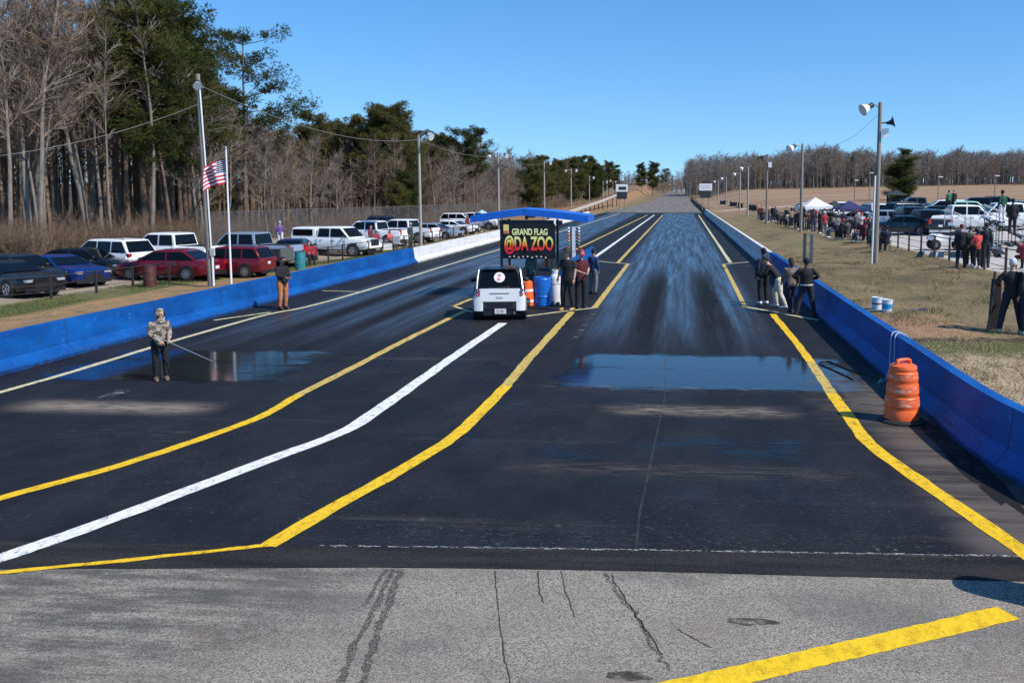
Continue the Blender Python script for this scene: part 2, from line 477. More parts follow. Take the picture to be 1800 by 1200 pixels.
# cracks and tyre marks on the apron
def crack(pts, w, name, m, z=.004, jit=.5):
    mb = MB(); P = [on_plane(*p) for p in pts]; Q = []
    for a, b in zip(P, P[1:]):
        for i in range(8): Q.append(a.lerp(b, i / 8) + Vector((R.gauss(0, w * jit), R.gauss(0, w * jit), 0)))
    Q.append(P[-1]); ribbon(mb, Q, w, z, jit=w * .3, sub=.05)
    return tag(mb.build(name, m, fix=False, smooth=False), kind='structure')
def alpha_mat(name, color, lo, hi, scale=6, stretch=(1, 1, 1), rough=.85, amount=1.0, box=None):
    g = NT(name)
    a = g.mul(g.ramp(g.noise(scale, stretch, 6, .7), lo, hi), amount)
    if box:
        (x0, x1, sx), (y0, y1, sy) = box
        a = g.mul(a, g.mul(g.band(g.x, x0, x1, sx), g.band(g.y, y0, y1, sy)))
    g.set(Base_Color=color, Roughness=rough, Alpha=a, Specular_IOR_Level=.2)
    return g.m
mk = alpha_mat('tyre_rubber_mark', (.05, .048, .045), .36, .62, 42, (1, 1, 1), amount=.66)
ck = mat('crack_fill', (.04, .037, .033), .95)
crack([(692, 1000), (655, 1075), (620, 1140), (598, 1200)], .055, 'tyre_mark', mk, jit=.1)
crack([(705, 1000), (685, 1060), (655, 1130), (640, 1200)], .075, 'tyre_mark', mk, jit=.1)
crack([(640, 1065), (665, 1020), (680, 1000)], .05, 'tyre_mark', mk, jit=.1)
crack([(1065, 1006), (1085, 1045), (1120, 1085), (1150, 1140), (1180, 1180)], .035, 'pavement_crack', mk)
crack([(1075, 1010), (1090, 1040), (1125, 1090), (1165, 1150)], .016, 'pavement_crack', ck)
crack([(870, 1003), (876, 1080), (884, 1140), (897, 1200)], .011, 'pavement_crack', ck)
crack([(945, 1004), (948, 1040), (956, 1060)], .012, 'pavement_crack', ck)
crack([(985, 1005), (995, 1040), (1010, 1085)], .010, 'pavement_crack', ck)
crack([(1190, 1105), (1215, 1120), (1250, 1138)], .012, 'pavement_crack', ck)
oil = alpha_mat('oil_stain', (.05, .043, .035), .33, .6, 5, (1, 2, 1), amount=.75)
def blob(name, m, cx, cy, rx, ry, z, wob=.25, n=40, kind='structure'):
    """irregular flat patch, centre and radii in world metres"""
    mb = MB(); s = R.uniform(0, 50)
    c = (cx, cy, road_z(cy) + z); mb.v.append(c)
    for i in range(n):
        a = 2 * math.pi * i / n
        q = 1 + wob * noise.noise((math.cos(a) * 2 + s, math.sin(a) * 2, s)) * 1.6
        mb.v.append((cx + rx * q * math.cos(a), cy + ry * q * math.sin(a), road_z(cy) + z))
    for i in range(n): mb.face((0, 1 + i, 1 + (i + 1) % n))
    return tag(mb.build(name, m, fix=False, smooth=False), kind=kind)
p = on_plane(1322, 1092); blob('oil_stain', oil, p.x, p.y, .22, .07, .004)
p = on_plane(1105, 1188); blob('oil_stain', oil, p.x, p.y, .18, .08, .004)
p = on_plane(395, 1120); blob('oil_stain', alpha_mat('rust_stain', (.16, .115, .085), .42, .7, 5, amount=.32), p.x, p.y, .5, .3, .004)

# grey return road beyond the treated track
mb = MB()
ry = axis([(165.8, 660, 60)])
def wl(y): return -14.2 + 5.6 * sst(166, 330, y)
def wr(y): return 4.25 - 0.6 * sst(166, 300, y)
mb.loft([[(wl(y) + (wr(y) - wl(y)) * i / 6, y, road_z(y) + .002) for i in range(7)] for y in ry], caps=False, closed=False)
g = NT('road_asphalt'); n = g.noise(.8, (2.5, .08, 1), 5, .7); n2 = g.noise(8, (1, .3, 1), 4)
c = g.mix(g.ramp(g.add(n, n2), .8, 1.2), (.115, .103, .095), (.23, .205, .185))
c = g.mix(g.ramp(g.y, 178, 166), c, (.03, .031, .035))
g.set(Base_Color=c, Roughness=.9, Specular_IOR_Level=.2)
tag(mb.build('road', g.m, fix=False, smooth=False), kind='structure')

# painted lines
def paint(name, base, wear):
    g = NT(name)
    n = g.noise(9, (1, .6, 1), 6, .75); n2 = g.noise(70, (1, 1, 1), 3)
    c = g.mix(g.ramp(g.add(g.mul(n, .8), g.mul(n2, .35)), .50, .72), base, tuple(b * .66 for b in base))
    c = g.mix(g.mul(g.ramp(g.add(g.mul(n, .8), g.mul(n2, .4)), .70, .82), wear), c, (.06, .055, .05))
    chip = g.math('SUBTRACT', 1.0, g.mul(g.ramp(g.add(g.mul(n, .75), g.mul(n2, .5)), .69, .76), min(1, wear * 1.2)))
    g.set(Base_Color=c, Roughness=.62, Specular_IOR_Level=.3, Alpha=chip); g.bump(n2, .25, .004)
    return g.m
yel = paint('yellow_paint', (.86, .53, .012), .55)
yelold = paint('worn_yellow_paint', (.62, .44, .11), .8)
pale = paint('faded_cream_paint', (.66, .60, .36), .6)
wht = paint('white_paint', (.82, .82, .82), .55)
def line(name, m, pts, w, jit=.013, z=.008, sub=.3):
    mb = MB(); ribbon(mb, pts_road(*pts), w, z, jit=jit, sub=sub)
    return tag(mb.build(name, m, fix=False, smooth=False), kind='structure')
line('yellow_line', yel, [(470, 960), (560, 906), (690, 835), (795, 772), (835, 735), (890, 678)], .23)
line('yellow_line', yelold, [(890, 678), (930, 630), (1005, 548)], .22)
line('cross_line', pale, [(925, 556), (985, 548), (1047, 541)], .15)
line('yellow_line', yelold, [(1045, 541), (1104, 464)], .2)
line('cross_line', pale, [(1106, 464), (1068, 461), (1040, 458)], .16)
line('yellow_line', yelold, [(1086, 462), (1165, 378)], .2, sub=3)
line('yellow_line', yel, [(1358, 552), (1395, 596), (1425, 636)], .2)
line('yellow_line', yelold, [(1425, 636), (1462, 692)], .21)
line('yellow_line', yel, [(1462, 692), (1500, 745), (1530, 784), (1600, 833), (1700, 902), (1810, 978), (1900, 1040)], .23)
line('cross_line', pale, [(1308, 539), (1370, 550), (1438, 563)], .17)
line('yellow_line', yelold, [(1272, 465), (1290, 500), (1310, 540)], .17)
line('cross_line', pale, [(1270, 465), (1320, 460)], .15)
line('yellow_line', pale, [(1284, 462), (1228, 378)], .2, sub=3)
line('white_line', wht, [(-160, 1025), (0, 982), (60, 961), (150, 930), (290, 878), (435, 822), (600, 762), (640, 738), (700, 696), (790, 632), (884, 568)], .26, jit=.012)
line('white_line', wht, [(1046, 452), (1150, 378)], .24, sub=3)
line('yellow_line', yel, [(-250, 950), (0, 875), (100, 849), (200, 822), (330, 780), (450, 737), (490, 716), (525, 694)], .2)
line('yellow_line', yelold, [(525, 694), (610, 652), (700, 604), (818, 546)], .2)
line('cross_line', pale, [(795, 538), (833, 549)], .13)
line('yellow_line', yelold, [(796, 539), (830, 525)], .16)
line('yellow_line', yelold, [(1011, 439), (1138, 378)], .2, sub=3)
line('yellow_line', pale, [(-120, 724), (0, 690), (130, 653), (200, 631), (312, 597), (400, 572), (475, 551), (537, 541), (650, 509), (780, 468), (880, 438), (1024, 396), (1090, 375)], .17, sub=1.5)
line('cross_line', pale, [(376, 563), (475, 549)], .14)
line('cross_line', pale, [(566, 511), (632, 513)], .12)
line('yellow_line', yel, [(-150, 1022), (0, 1007), (100, 997), (180, 990), (300, 977), (430, 963), (487, 957)], .085, z=.010)
line('yellow_line', paint('bright_yellow_paint', (.87, .55, .012), .12), [(1120, 1227), (1260, 1196), (1400, 1163), (1560, 1127), (1772, 1077)], .27, jit=.008, z=.006, sub=.05)
line('scuff_line', alpha_mat('scuff', (.35, .34, .32), .5, .66, 3, (1, 1, 1), amount=.5), [(1005, 600), (1020, 585), (1045, 548)], .14)

# tan dust streaks and scuffs on the blackened asphalt
def streak(pts, name, color, lo, hi, amount, stretch=(.6, 3, 1), scale=3):
    P = [on_plane(*p) for p in pts]
    x0 = min(p.x for p in P); x1 = max(p.x for p in P); y0 = min(p.y for p in P); y1 = max(p.y for p in P)
    dx, dy = (x1 - x0), (y1 - y0)
    m = alpha_mat(name + '_mat%d' % len(MATS), color, lo, hi, scale, stretch, .9, amount, ((x0 + dx * .12, x1 - dx * .12, dx * .12), (y0 + dy * .3, y1 - dy * .3, dy * .28)))
    mb = MB(); mb.poly([(x0, y0, .006), (x1, y0, .006), (x1, y1, .006), (x0, y1, .006)])
    tag(mb.build(name, m, fix=False, smooth=False), kind='structure')
streak([(-60, 728), (440, 704)], 'dust_streak', (.30, .25, .20), .28, .55, .85)
streak([(1030, 734), (1420, 712)], 'dust_streak', (.32, .27, .21), .36, .62, .75)
streak([(150, 704), (250, 681)], 'chalk_scuff', (.55, .54, .52), .5, .62, .8, (1, 2.5, 1), 5)
streak([(900, 690), (1470, 676)], 'chalk_scuff', (.34, .32, .29), .52, .68, .5)
streak([(800, 838), (1560, 818)], 'dust_streak', (.17, .145, .12), .4, .7, .5)
streak([(0, 940), (1500, 900)], 'chalk_scuff', (.30, .29, .28), .60, .75, .5, (1.2, 2, 1), 4)
streak([(0, 780), (420, 745)], 'dust_streak', (.16, .15, .14), .50, .75, .45)
streak([(500, 972), (1800, 930)], 'chalk_scuff', (.33, .31, .28), .54, .72, .55, (1.5, 2, 1), 7)
streak([(1440, 792), (1690, 640)], 'dust_streak', (.20, .17, .14), .35, .65, .6, (.8, 2.2, 1), 2.5)
mb = MB(); ribbon(mb, [on_plane(1170, 628), on_plane(1168, 700), on_plane(1125, 900), on_plane(1118, 962)], .03, .007, jit=.004)
tag(mb.build('pavement_crack', alpha_mat('seam', (.10, .095, .09), .25, .7, 3, amount=.5), fix=False, smooth=False), kind='structure')

# standing water in the two burnout boxes
g = NT('water'); n = g.noise(1.6, (.5, 2.5, 1), 4)
g.set(Base_Color=(.010, .013, .018), Roughness=.035, Specular_IOR_Level=.5, IOR=1.33)
edge = g.noise(1.5, (.55, 2.4, 1), 6, .7)
g.bump(n, .03, .01)
WAT = g
def water(x0, x1, y0, y1, sx, sy, name, lo=.42, hi=.50, seed=0):
    g = NT(name + '_water')
    n = g.noise(2.2, (.5, 2.0, 1), 4)
    edge = g.add(g.mul(g.noise(.8, (.45, 1.5, 1), 6, .75, (seed, 0, 0)), .75), g.mul(g.noise(4.5, (.5, 2.0, 1), 4, .7, (seed, 3, 0)), .25))
    inside = g.mul(g.band(g.x, x0 + sx, x1 - sx, sx), g.band(g.y, y0 + sy, y1 - sy, sy))
    a = g.mul(g.ramp(g.add(inside, g.mul(g.add(edge, -.5), 3.0)), lo, hi), g.mul(g.band(g.x, x0 + .12, x1 - .12, .12), g.band(g.y, y0 + .06, y1 - .06, .06)))
    g.set(Base_Color=(.012, .016, .022), Roughness=.07, IOR=1.33, Alpha=a)
    g.bump(g.add(n, g.mul(g.noise(9, (.4, 1.6, 1), 3), .35)), .14, .01)
    mb = MB(); mb.poly([(x0, y0, .005), (x1, y0, .005), (x1, y1, .005), (x0, y1, .005)])
    tag(mb.build('puddle', g.m, fix=False, smooth=False), kind='structure')
a = on_plane(915, 684); b = on_plane(1475, 624)
water(a.x - .2, b.x + .75, a.y - .25, b.y + .25, .85, .55, 'right_box', .36, .84)
a = on_plane(-60, 672); b = on_plane(640, 615)
water(XL + .05, b.x + .2, a.y - .1, b.y + .2, .8, .5, 'left_box', .48, .95, 5)
a = on_plane(820, 818); b = on_plane(1500, 760)
water(a.x, b.x, a.y, b.y, .6, .3, 'damp', .85, 1.6, 11)
# ---------------------------------------------------------------- barriers
def paintwall(name, c, c2, rough=.62):
    g = NT(name)
    n = g.noise(1.2, (1, .5, 1.5), 6, .65); n2 = g.noise(14, (1, 1, 1), 4); n3 = g.noise(3, (2, 2, .3), 5)
    k = g.mix(g.ramp(n, .35, .7), c, c2)
    k = g.mix(g.mul(g.ramp(g.add(n2, g.mul(n3, .7)), .98, 1.10), .5), k, tuple(min(1, x * 1.5 + .05) for x in c2))
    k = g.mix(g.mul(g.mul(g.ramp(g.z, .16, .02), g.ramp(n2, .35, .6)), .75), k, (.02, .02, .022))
    fr = g.math('ABSOLUTE', g.add(g.math('FRACT', g.mul(g.y, 1 / 3.66)), -.5))
    k = g.mix(g.mul(g.ramp(fr, .006, .003), .55), k, (.015, .016, .02))
    sc_ = g.noise(1.8, (1, .25, 6), 5, .7)
    k = g.mix(g.mul(g.ramp(sc_, .56, .68), .5), k, (.022, .024, .03))
    k = g.mix(g.mul(g.ramp(g.noise(7, (1, 1, 1), 6, .8), .66, .70), .7), k, (.30, .32, .36))
    g.set(Base_Color=k, Roughness=rough, Specular_IOR_Level=.25); g.bump(g.add(n2, g.mul(n, 2.0)), .45, .014)
    return g.m
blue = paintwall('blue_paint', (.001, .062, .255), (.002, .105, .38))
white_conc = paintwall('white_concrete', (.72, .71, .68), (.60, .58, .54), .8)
PROF = [(0, -.05), (0, .08), (.17, .30), (.23, .86), (.43, .86), (.49, .30), (.62, .05), (.62, -.05)]
def barrier(name, pts, side, m, h=1.0, step=1.0):
    """jersey profile swept along inner-toe points; side=+1 body lies to +x of the toe"""
    mb = MB(); Q = []
    for a, b in zip(pts, pts[1:]):
        a = Vector(a); b = Vector(b); n = max(1, int((b - a).length / step)); Q += [a.lerp(b, i / n) for i in range(n)]
    Q.append(Vector(pts[-1])); rings = []
    for i, p in enumerate(Q):
        d = (Q[min(i + 1, len(Q) - 1)] - Q[max(i - 1, 0)]).normalized()
        nn = Vector((d.y, -d.x)) * side
        wob = .012 * noise.noise((p.y * .35, side * 3, 0)); hz = .018 * noise.noise((p.y * .22, side * 7, 2))
        rings.append([(p.x + nn.x * (u + wob), p.y + nn.y * (u + wob), road_z(p.y) + max(-.06, z * h + hz * (z > .5))) for u, z in PROF])
    mb.loft(rings, 0, True)
    return mb.build(name, m, angle=25)
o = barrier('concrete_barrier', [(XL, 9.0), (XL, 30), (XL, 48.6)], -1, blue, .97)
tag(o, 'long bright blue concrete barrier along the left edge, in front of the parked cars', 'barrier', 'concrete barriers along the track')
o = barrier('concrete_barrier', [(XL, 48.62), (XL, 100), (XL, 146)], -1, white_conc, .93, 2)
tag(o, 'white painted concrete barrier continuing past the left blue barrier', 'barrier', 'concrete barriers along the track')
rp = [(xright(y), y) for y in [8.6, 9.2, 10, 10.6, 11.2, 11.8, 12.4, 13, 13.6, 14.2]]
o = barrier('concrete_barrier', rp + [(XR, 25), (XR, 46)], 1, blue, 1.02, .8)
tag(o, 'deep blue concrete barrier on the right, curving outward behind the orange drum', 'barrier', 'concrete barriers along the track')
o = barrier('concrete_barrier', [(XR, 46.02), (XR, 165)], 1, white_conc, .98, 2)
tag(o, 'far right concrete barrier with a white top, beyond the people at the wall', 'barrier', 'concrete barriers along the track')
o = barrier('concrete_barrier', [(-5.15, 36.2), (-5.15, 50.5)], 1, blue, .96)
tag(o, 'short blue concrete barrier on the centre line behind the men and the shelter', 'barrier', 'concrete barriers along the track')
rd = paintwall('weathered_rail', (.16, .12, .10), (.10, .075, .06), .8)
o = barrier('concrete_barrier', [(wr(y) + .3, y) for y in (166, 200, 240, 280, 330)], 1, rd, .9, 4)
tag(o, 'brown weathered barrier edging the far return road on the right', 'barrier', 'concrete barriers along the track')

# chute of pale hose hung over the right barrier, and a dark hose on the asphalt
def cable(name, pts, r, m, label, cat, group=None, n=6, smoothn=8):
    P = [Vector(p) for p in pts]; Q = []
    for i in range(len(P) - 1):
        p0, p1, p2, p3 = P[max(0, i - 1)], P[i], P[i + 1], P[min(len(P) - 1, i + 2)]
        for k in range(smoothn):
            t = k / smoothn
            Q.append(.5 * ((2 * p1) + (p2 - p0) * t + (2 * p0 - 5 * p1 + 4 * p2 - p3) * t * t + (3 * p1 - p0 - 3 * p2 + p3) * t ** 3))
    Q.append(P[-1]); mb = MB(); mb.tube(Q, r, n)
    o = mb.build(name, m); return tag(o, label, cat, group)
hose = mat('pale_hose', (.42, .47, .55), .5)
yb = 19.6
cable('water_hose', [(XR + .8, yb + .3, .45), (XR + .55, yb + .1, .80), (XR + .33, yb, .905), (XR + .20, yb - .05, .86), (XR + .13, yb - .25, .5), (XR - .02, yb - .8, .12), (XR - .25, yb - 1.0, .02), (XR - .1, yb - .6, .02)], .014, hose,
      'pale hose looped over the top of the right blue barrier', 'hose')
cable('water_hose', [(XR + .5, yb - .5, .78), (XR + .34, yb - .3, .905), (XR + .20, yb - .35, .86), (XR + .14, yb - .55, .4), (XR - .05, yb - .75, .10)], .012, hose,
      'second thinner pale hose hanging down the right blue barrier face', 'hose')
P = [on_plane(*p) for p in ((1545, 665), (1505, 655), (1480, 646), (1455, 636), (1440, 640), (1462, 650), (1500, 668))]
cable('dark_hose', [(p.x, p.y, .018) for p in P], .014, mat('black_rubber', (.012, .012, .012), .6), 'dark hose snaking on the wet asphalt at the foot of the right barrier', 'hose')
tag(blob('base_shade', alpha_mat('wall_foot_shade', (.014, .014, .015), .3, .5, 4, amount=.9), 4.15, 13.4, .22, 2.2, .006))  # barrier's shadow strip painted as a dark patch along its foot

# ---------------------------------------------------------------- poles
wood = mat('pole_wood', (.24, .21, .18), .9, var=.25, scale=3, stretch=(6, 6, .4), bump=.4)
woodlt = mat('pole_wood_light', (.34, .31, .28), .85, var=.2, scale=3, stretch=(6, 6, .4), bump=.3)
steel = mat('galvanised_steel', (.42, .43, .44), .45, metal=.6, var=.12)
whitem = mat('white_enamel', (.8, .8, .8), .35)
darkm = mat('dark_metal', (.03, .032, .035), .5)
lampglass = mat('lamp_glass', (.75, .78, .8), .12, spec=.6)
def pole_root(name, base, label, cat, group=None): return empty(name, base, 0, label, cat, group)
def shaft(root, h, r0, r1, m, name='shaft', lean=(0, 0)):
    mb = MB(); mb.tube([(0, 0, -.3), (lean[0] * .5, lean[1] * .5, h / 2), (lean[0], lean[1], h)], [r0, (r0 + r1) / 2, r1], 10)
    return mb.build(name, m, root)
def floodlight(root, at, aim, size=.45):
    """arm, dark ballast and a bell reflector that looks along aim"""
    a = Vector(aim).normalized(); at = Vector(at)
    mb = MB(); mb.tube([(0, 0, at.z - .25), (at.x * .5, at.y * .5, at.z + .0), at], .028, 6); mb.build('lamp_arm', steel, root)
    mb = MB(); mb.tube([at, at + a * size * .45], size * .24, 10)
    h = mb.build('floodlight', darkm, root)
    mb = MB(); mb.tube([at + a * size * .45, at + a * size * .7, at + a * size * 1.15], [size * .2, size * .36, size * .55], 14, caps=False)
    mb.build('reflector', whitem, h)
    mb = MB(); mb.tube([at + a * size * 1.10, at + a * size * 1.12], size * .5, 14); mb.build('lens', lampglass, h)
    return h
def ypole_base(px, py, y): return col_at(px, y, py)

# left line of poles
LP = [(372, 505, 38.2, 130, 14, 'tall grey utility pole with a white conduit, beside the flagpole'),
      (740, 440, 66.0, 237, 11, 'grey light pole standing where the blue barrier meets the white one'),
      (877, 400, 97.0, 268, 9, 'light pole rising behind the left side of the blue shelter roof'),
      (957, 386, 130., 283, 8, 'light pole rising behind the right side of the blue shelter roof'),
      (1004, 376, 160., 296, 8, 'light pole with a lamp on both sides, right of the blue shelter roof'),
      (1036, 371, 192., 310, 7, 'small light pole left of the far white barrier end'),
      (1060, 366, 222., 318, 6, 'small distant pole just left of the far left scoreboard'),
      (1067, 362, 250., 316, 6, 'small distant pole closest to the far left scoreboard'),
      (1077, 360, 280., 318, 6, 'tiny distant pole behind the far left scoreboard')]
TOPS = []
for i, (px, py, y, ty, wpx, lab) in enumerate(LP):
    b = col_at(px, y, py)
    h = pt_at(px, ty, y).z - b.z
    r = pole_root('light_pole' if i else 'utility_pole', b, lab, 'pole', 'poles along the left side of the track')
    ln = (-.22, 0) if i == 0 else (0, 0)
    shaft(r, h, .15 if i == 0 else .13, .09, wood if i == 0 else woodlt, lean=ln)
    TOPS.append(b + Vector((ln[0], 0, h - .35)))
    if i == 0:
        mb = MB(); mb.tube([(.15, -.10, -.2), (.04, -.10, h * .5), (-.10, -.10, h * .93)], .035, 8); mb.build('conduit', whitem, r)
        mb = MB(); mb.box((.17, -.12, 1.5), (.18, .12, .32)); mb.build('meter_box', mat('meter_grey', (.5, .5, .48), .5), r)
        mb = MB(); mb.tube([(.16, -.12, -.2), (.16, -.12, 1.4)], .05, 8); mb.build('riser_pipe', whitem, r)
        floodlight(r, (-.05, -.35, h - .35), (.3, -.6, -.5), .35)
    elif i == 1:
        mb = MB(); mb.box((.1, 0, h - .05), (.1, .1, .5)); mb.build('bracket', darkm, r)
        floodlight(r, (.55, -.1, h + .12), (.8, -.4, -.45), .55)
    elif i in (2, 4):
        floodlight(r, (-.7, -.1, h - .25), (-.4, -.7, -.5), .5)
        floodlight(r, (.7, -.1, h - .15), (.6, -.6, -.4), .5)
    else:
        floodlight(r, (.6, -.1, h - .1), (.7, -.5, -.4), .5)
def wire(a, b, sag, r, label, grp='overhead wires on the left'):
    P = []
    for i in range(17):
        t = i / 16; p = a.lerp(b, t); p = Vector((p.x, p.y, p.z - sag * 4 * t * (1 - t))); P.append(p)
    mb = MB(); mb.tube(P, r, 5)
    return tag(mb.build('overhead_wire', mat('wire_grey', (.22, .21, .19), .8), None), label, 'wire', grp)
t0 = pt_at(352, 182, 38.2); t0.z = t0.z
wire(t0, pt_at(-60, 281, 30), .35, .011, 'pale overhead wire sagging from the utility pole to the left edge')
wire(TOPS[0] + Vector((0, 0, -.1)), TOPS[1], .9, .016, 'thin overhead wire crossing the trees between the first two left poles')
wire(TOPS[1], TOPS[2], .5, .016, 'thin overhead wire from the light pole at the white barrier to the next pole')
wire(TOPS[2], TOPS[3], .5, .016, 'thin overhead wire passing above the blue shelter roof')

# flagpole and flag
b = col_at(407, 37.2, 507); h = pt_at(408, 262, 37.2).z - b.z
r = pole_root('flagpole', b, 'slim white flagpole standing behind the left blue barrier', 'flagpole')
shaft(r, h, .048, .032, whitem)
mb = MB(); mb.ball((0, 0, h + .05), .06); mb.build('finial', steel, r)
fl_top = pt_at(407, 279, 37.2).z; fl_bot = pt_at(407, 323, 37.2).z
mb = MB(); W = (407 - 367) / F * 37.2 * 1.05; H = fl_top - fl_bot
NU, NV = 40, 26
for th in (0, 1):
    for j in range(NV + 1):
        for i in range(NU + 1):
            u = i / NU; v = j / NV
            x = -W * u * .97; zz = -H * v - .42 * u * u - .10 * math.sin(u * 5 + v) * u
            yy = .22 * math.sin(u * 9 + v * 2.2) * (u ** .6) + .05 * math.sin(u * 17 + v * 4) * u + th * .006
            mb.v.append((b.x - .04 + x, b.y + yy, fl_top + zz))
n0 = (NU + 1) * (NV + 1)
for th in (0, 1):
    for j in range(NV):
        for i in range(NU):
            a = th * n0 + j * (NU + 1) + i
            u = (i + .5) / NU; v = (j + .5) / NV
            m = 0 if int(v * 13) % 2 == 0 else 1
            if u < .40 and v < 7 / 13:
                m = 2
                gu = u / .40 * 11; gv = v * 13 / 7 * 9
                if (i + j) % 2 == 0 and i % 2 == 1: m = 1
            q = (a, a + 1, a + NU + 2, a + NU + 1)
            mb.face(q if th == 0 else q[::-1], m)
rim = [j * (NU + 1) for j in range(NV + 1)]
o = mb.build('flag', [mat('flag_red', (.50, .018, .04), .8), mat('flag_white', (.75, .74, .74), .8), mat('flag_navy', (.018, .022, .10), .8)], fix=False)
tag(o, 'red and white striped flag with a starred blue canton, flying from the white flagpole', 'flag')

# right line of poles
RP = [(1539, 455, 44.0, 180, 'tall wooden pole with floodlight, horn loudspeaker and white box, right of the tents'),
      (1407, 418, 72.0, 253, 'wooden light pole just left of the white tent'),
      (1347, 393, 96.0, 271, 'wooden pole with a white box, left end of the crowd'),
      (1314, 384, 124., 292, 'slim light pole between the far crowd end and the scoreboard'),
      (1300, 376, 150., 303, 'slim distant light pole right of the white scoreboard'),
      (1276, 368, 190., 311, 'small distant light pole beside the white scoreboard'),
      (1262, 362, 230., 317, 'smallest distant light pole beside the white scoreboard')]
for i, (px, py, y, ty, lab) in enumerate(RP):
    b = col_at(px, y, py); h = pt_at(px, ty, y).z - b.z
    r = pole_root('light_pole', b, lab, 'pole', 'poles along the right side of the track')
    shaft(r, h, .125, .085, wood if i < 3 else woodlt)
    if i == 0:
        mb = MB(); mb.tube([(-.2, -.12, -.2), (-.16, -.12, h * .55)], .045, 8); mb.build('conduit', whitem, r)
        floodlight(r, (-.35, -.05, h - .12), (-.85, -.35, -.45), .52)
        mb = MB(); mb.tube([(.08, -.05, h - .95), (.3, -.05, h - .95)], .035, 6); mb.build('speaker_arm', darkm, r)
        mb = MB(); mb.tube([(.28, -.05, h - .96), (.42, -.07, h - .95), (.52, -.09, h - .93), (.62, -.11, h - .90)], [.06, .09, .14, .27], 14, caps=True); mb.build('horn_speaker', mat('horn_navy', (.015, .025, .06), .5), r)
        mb = MB(); mb.box((.26, -.08, h - 1.42), (.26, .16, .42)); mb.build('junction_box', whitem, r)
        mb = MB(); mb.tube([(-.1, 0, h - .6), (-1.0, .5, h - 1.5), (-1.9, 1.0, h - 2.0)], .008, 5); mb.build('guy_wire', steel, r)
    elif i == 2:
        mb = MB(); mb.box((.25, -.1, h - 1.1), (.35, .2, .55)); mb.build('junction_box', whitem, r)
    else:
        floodlight(r, (-.55, -.05, h - .12), (-.75, -.5, -.45), .6)
# thin poles far out in the field
for px, py, ty, y, lab in ((1648, 372, 310, 150, 'thin dark pole in the field right of the lone pine'), (1747, 374, 308, 150, 'thin dark pole in the field near the right edge'),
                      (1502, 350, 316, 170, 'thin field pole behind the navy tent'), (1528, 352, 303, 165, 'thin field pole just left of the tall wooden pole')):
    b = col_at(px, y, py); h = pt_at(px, ty, y).z - b.z
    r = pole_root('light_pole', b, lab, 'pole', 'thin poles out in the field'); shaft(r, h, .09, .07, wood)
    mb = MB(); mb.box((.25, -.1, h - .1), (.7, .25, .16)); mb.build('lamp_head', whitem, r)
# two short posts by the grass
for px, py, y, ty, mm, lab in ((1414, 449, 45.5, 411, wood, 'short grey timing post in the grass, left of a pale post'), (1426, 449, 45.3, 413, woodlt, 'short pale timing post in the grass below the white tent')):
    b = col_at(px, y, py); h = pt_at(px, ty, y).z - b.z
    mb = MB(); mb.box((0, 0, h / 2 - .1), (.14, .14, h + .2)); mb.box((0, 0, h + .012), (.17, .17, .025))
    o = mb.build('marker_post', mm, None); o.location = b
    tag(o, lab, 'post', 'short posts in the grass')

# ---------------------------------------------------------------- cable-rail fences
fence_dark = mat('fence_brown', (.035, .024, .02), .7)
def rail_fence(name, pts, spacing, h, label, rails=(.95, .6, .3)):
    Q = []; acc = 0; pts = [Vector(p) for p in pts]
    total = sum((b - a).length for a, b in zip(pts, pts[1:])); n = int(total / spacing)
    def along(t):
        for a, b in zip(pts, pts[1:]):
            L = (b - a).length
            if t <= L: return a.lerp(b, t / L)
            t -= L
        return pts[-1]
    P = [along(total * i / n) for i in range(n + 1)]
    r = empty(name, (P[0].x, P[0].y, terrain(P[0].x, P[0].y)), 0, label, 'fence')
    P = [Vector((p.x, p.y, terrain(p.x, p.y))) - r.location for p in P]
    for p in P[:100]:
        mb = MB(); mb.box((p.x, p.y, p.z + h / 2 - .1), (.075, .075, h + .2)); mb.build('post', fence_dark, r, smooth=False)
    for k in rails:
        mb = MB(); mb.tube([p + Vector((0, -.04, k * h)) for p in P], .022 if k > .9 else .012, 5); mb.build('rail', fence_dark, r)
    return r
LF = [on_ground(*p) for p in ((-25, 536), (94, 526), (173, 515), (243, 505), (447, 477), (562, 466), (640, 451), (750, 429))]
LF += [Vector((XL - 5.2, LF[-1].y + 12)), Vector((XL - 4.6, 100))]
rail_fence('rail_fence', [(p.x, p.y) for p in LF], 2.2, .95, 'low dark rail fence in front of the cars parked on the left')
rail_fence('rail_fence', [(12.3, 26), (12.2, 40), (12.0, 60), (11.6, 85), (10.6, 108)], 2.3, 1.05, 'low dark rail fence in front of the crowd and cars on the right')

# chain-link fence at the wood's edge
fsteel = mat('fence_steel', (.15, .15, .15), .6, metal=.3)
g = NT('chain_link'); 
wv = g.math('ABSOLUTE', g.math('SINE', g.mul(g.add(g.y, g.z), 42))); wv2 = g.math('ABSOLUTE', g.math('SINE', g.mul(g.math('SUBTRACT', g.y, g.z), 42)))
g.set(Base_Color=(.16, .16, .16), Metallic=.3, Roughness=.5, Alpha=g.math('MINIMUM', g.math('MAXIMUM', g.ramp(wv, .30, .10), g.ramp(wv2, .30, .10)), 1))
FX = [(-38.2, 70), (-36.5, 80), (-33.5, 95), (-29.5, 118), (-26, 150)]
r = empty('chain_link_fence', (-38.2, 70, terrain(-38.2, 70)), 0, 'tall grey chain-link fence between the parked cars and the bare trees', 'fence')
P = []
for (a, b2), (c2, d) in zip(FX, FX[1:]):
    n = int((d - b2) / 3); P += [Vector((a + (c2 - a) * i / n, b2 + (d - b2) * i / n)) for i in range(n)]
P = [Vector((p.x, p.y, terrain(p.x, p.y))) - r.location for p in P]
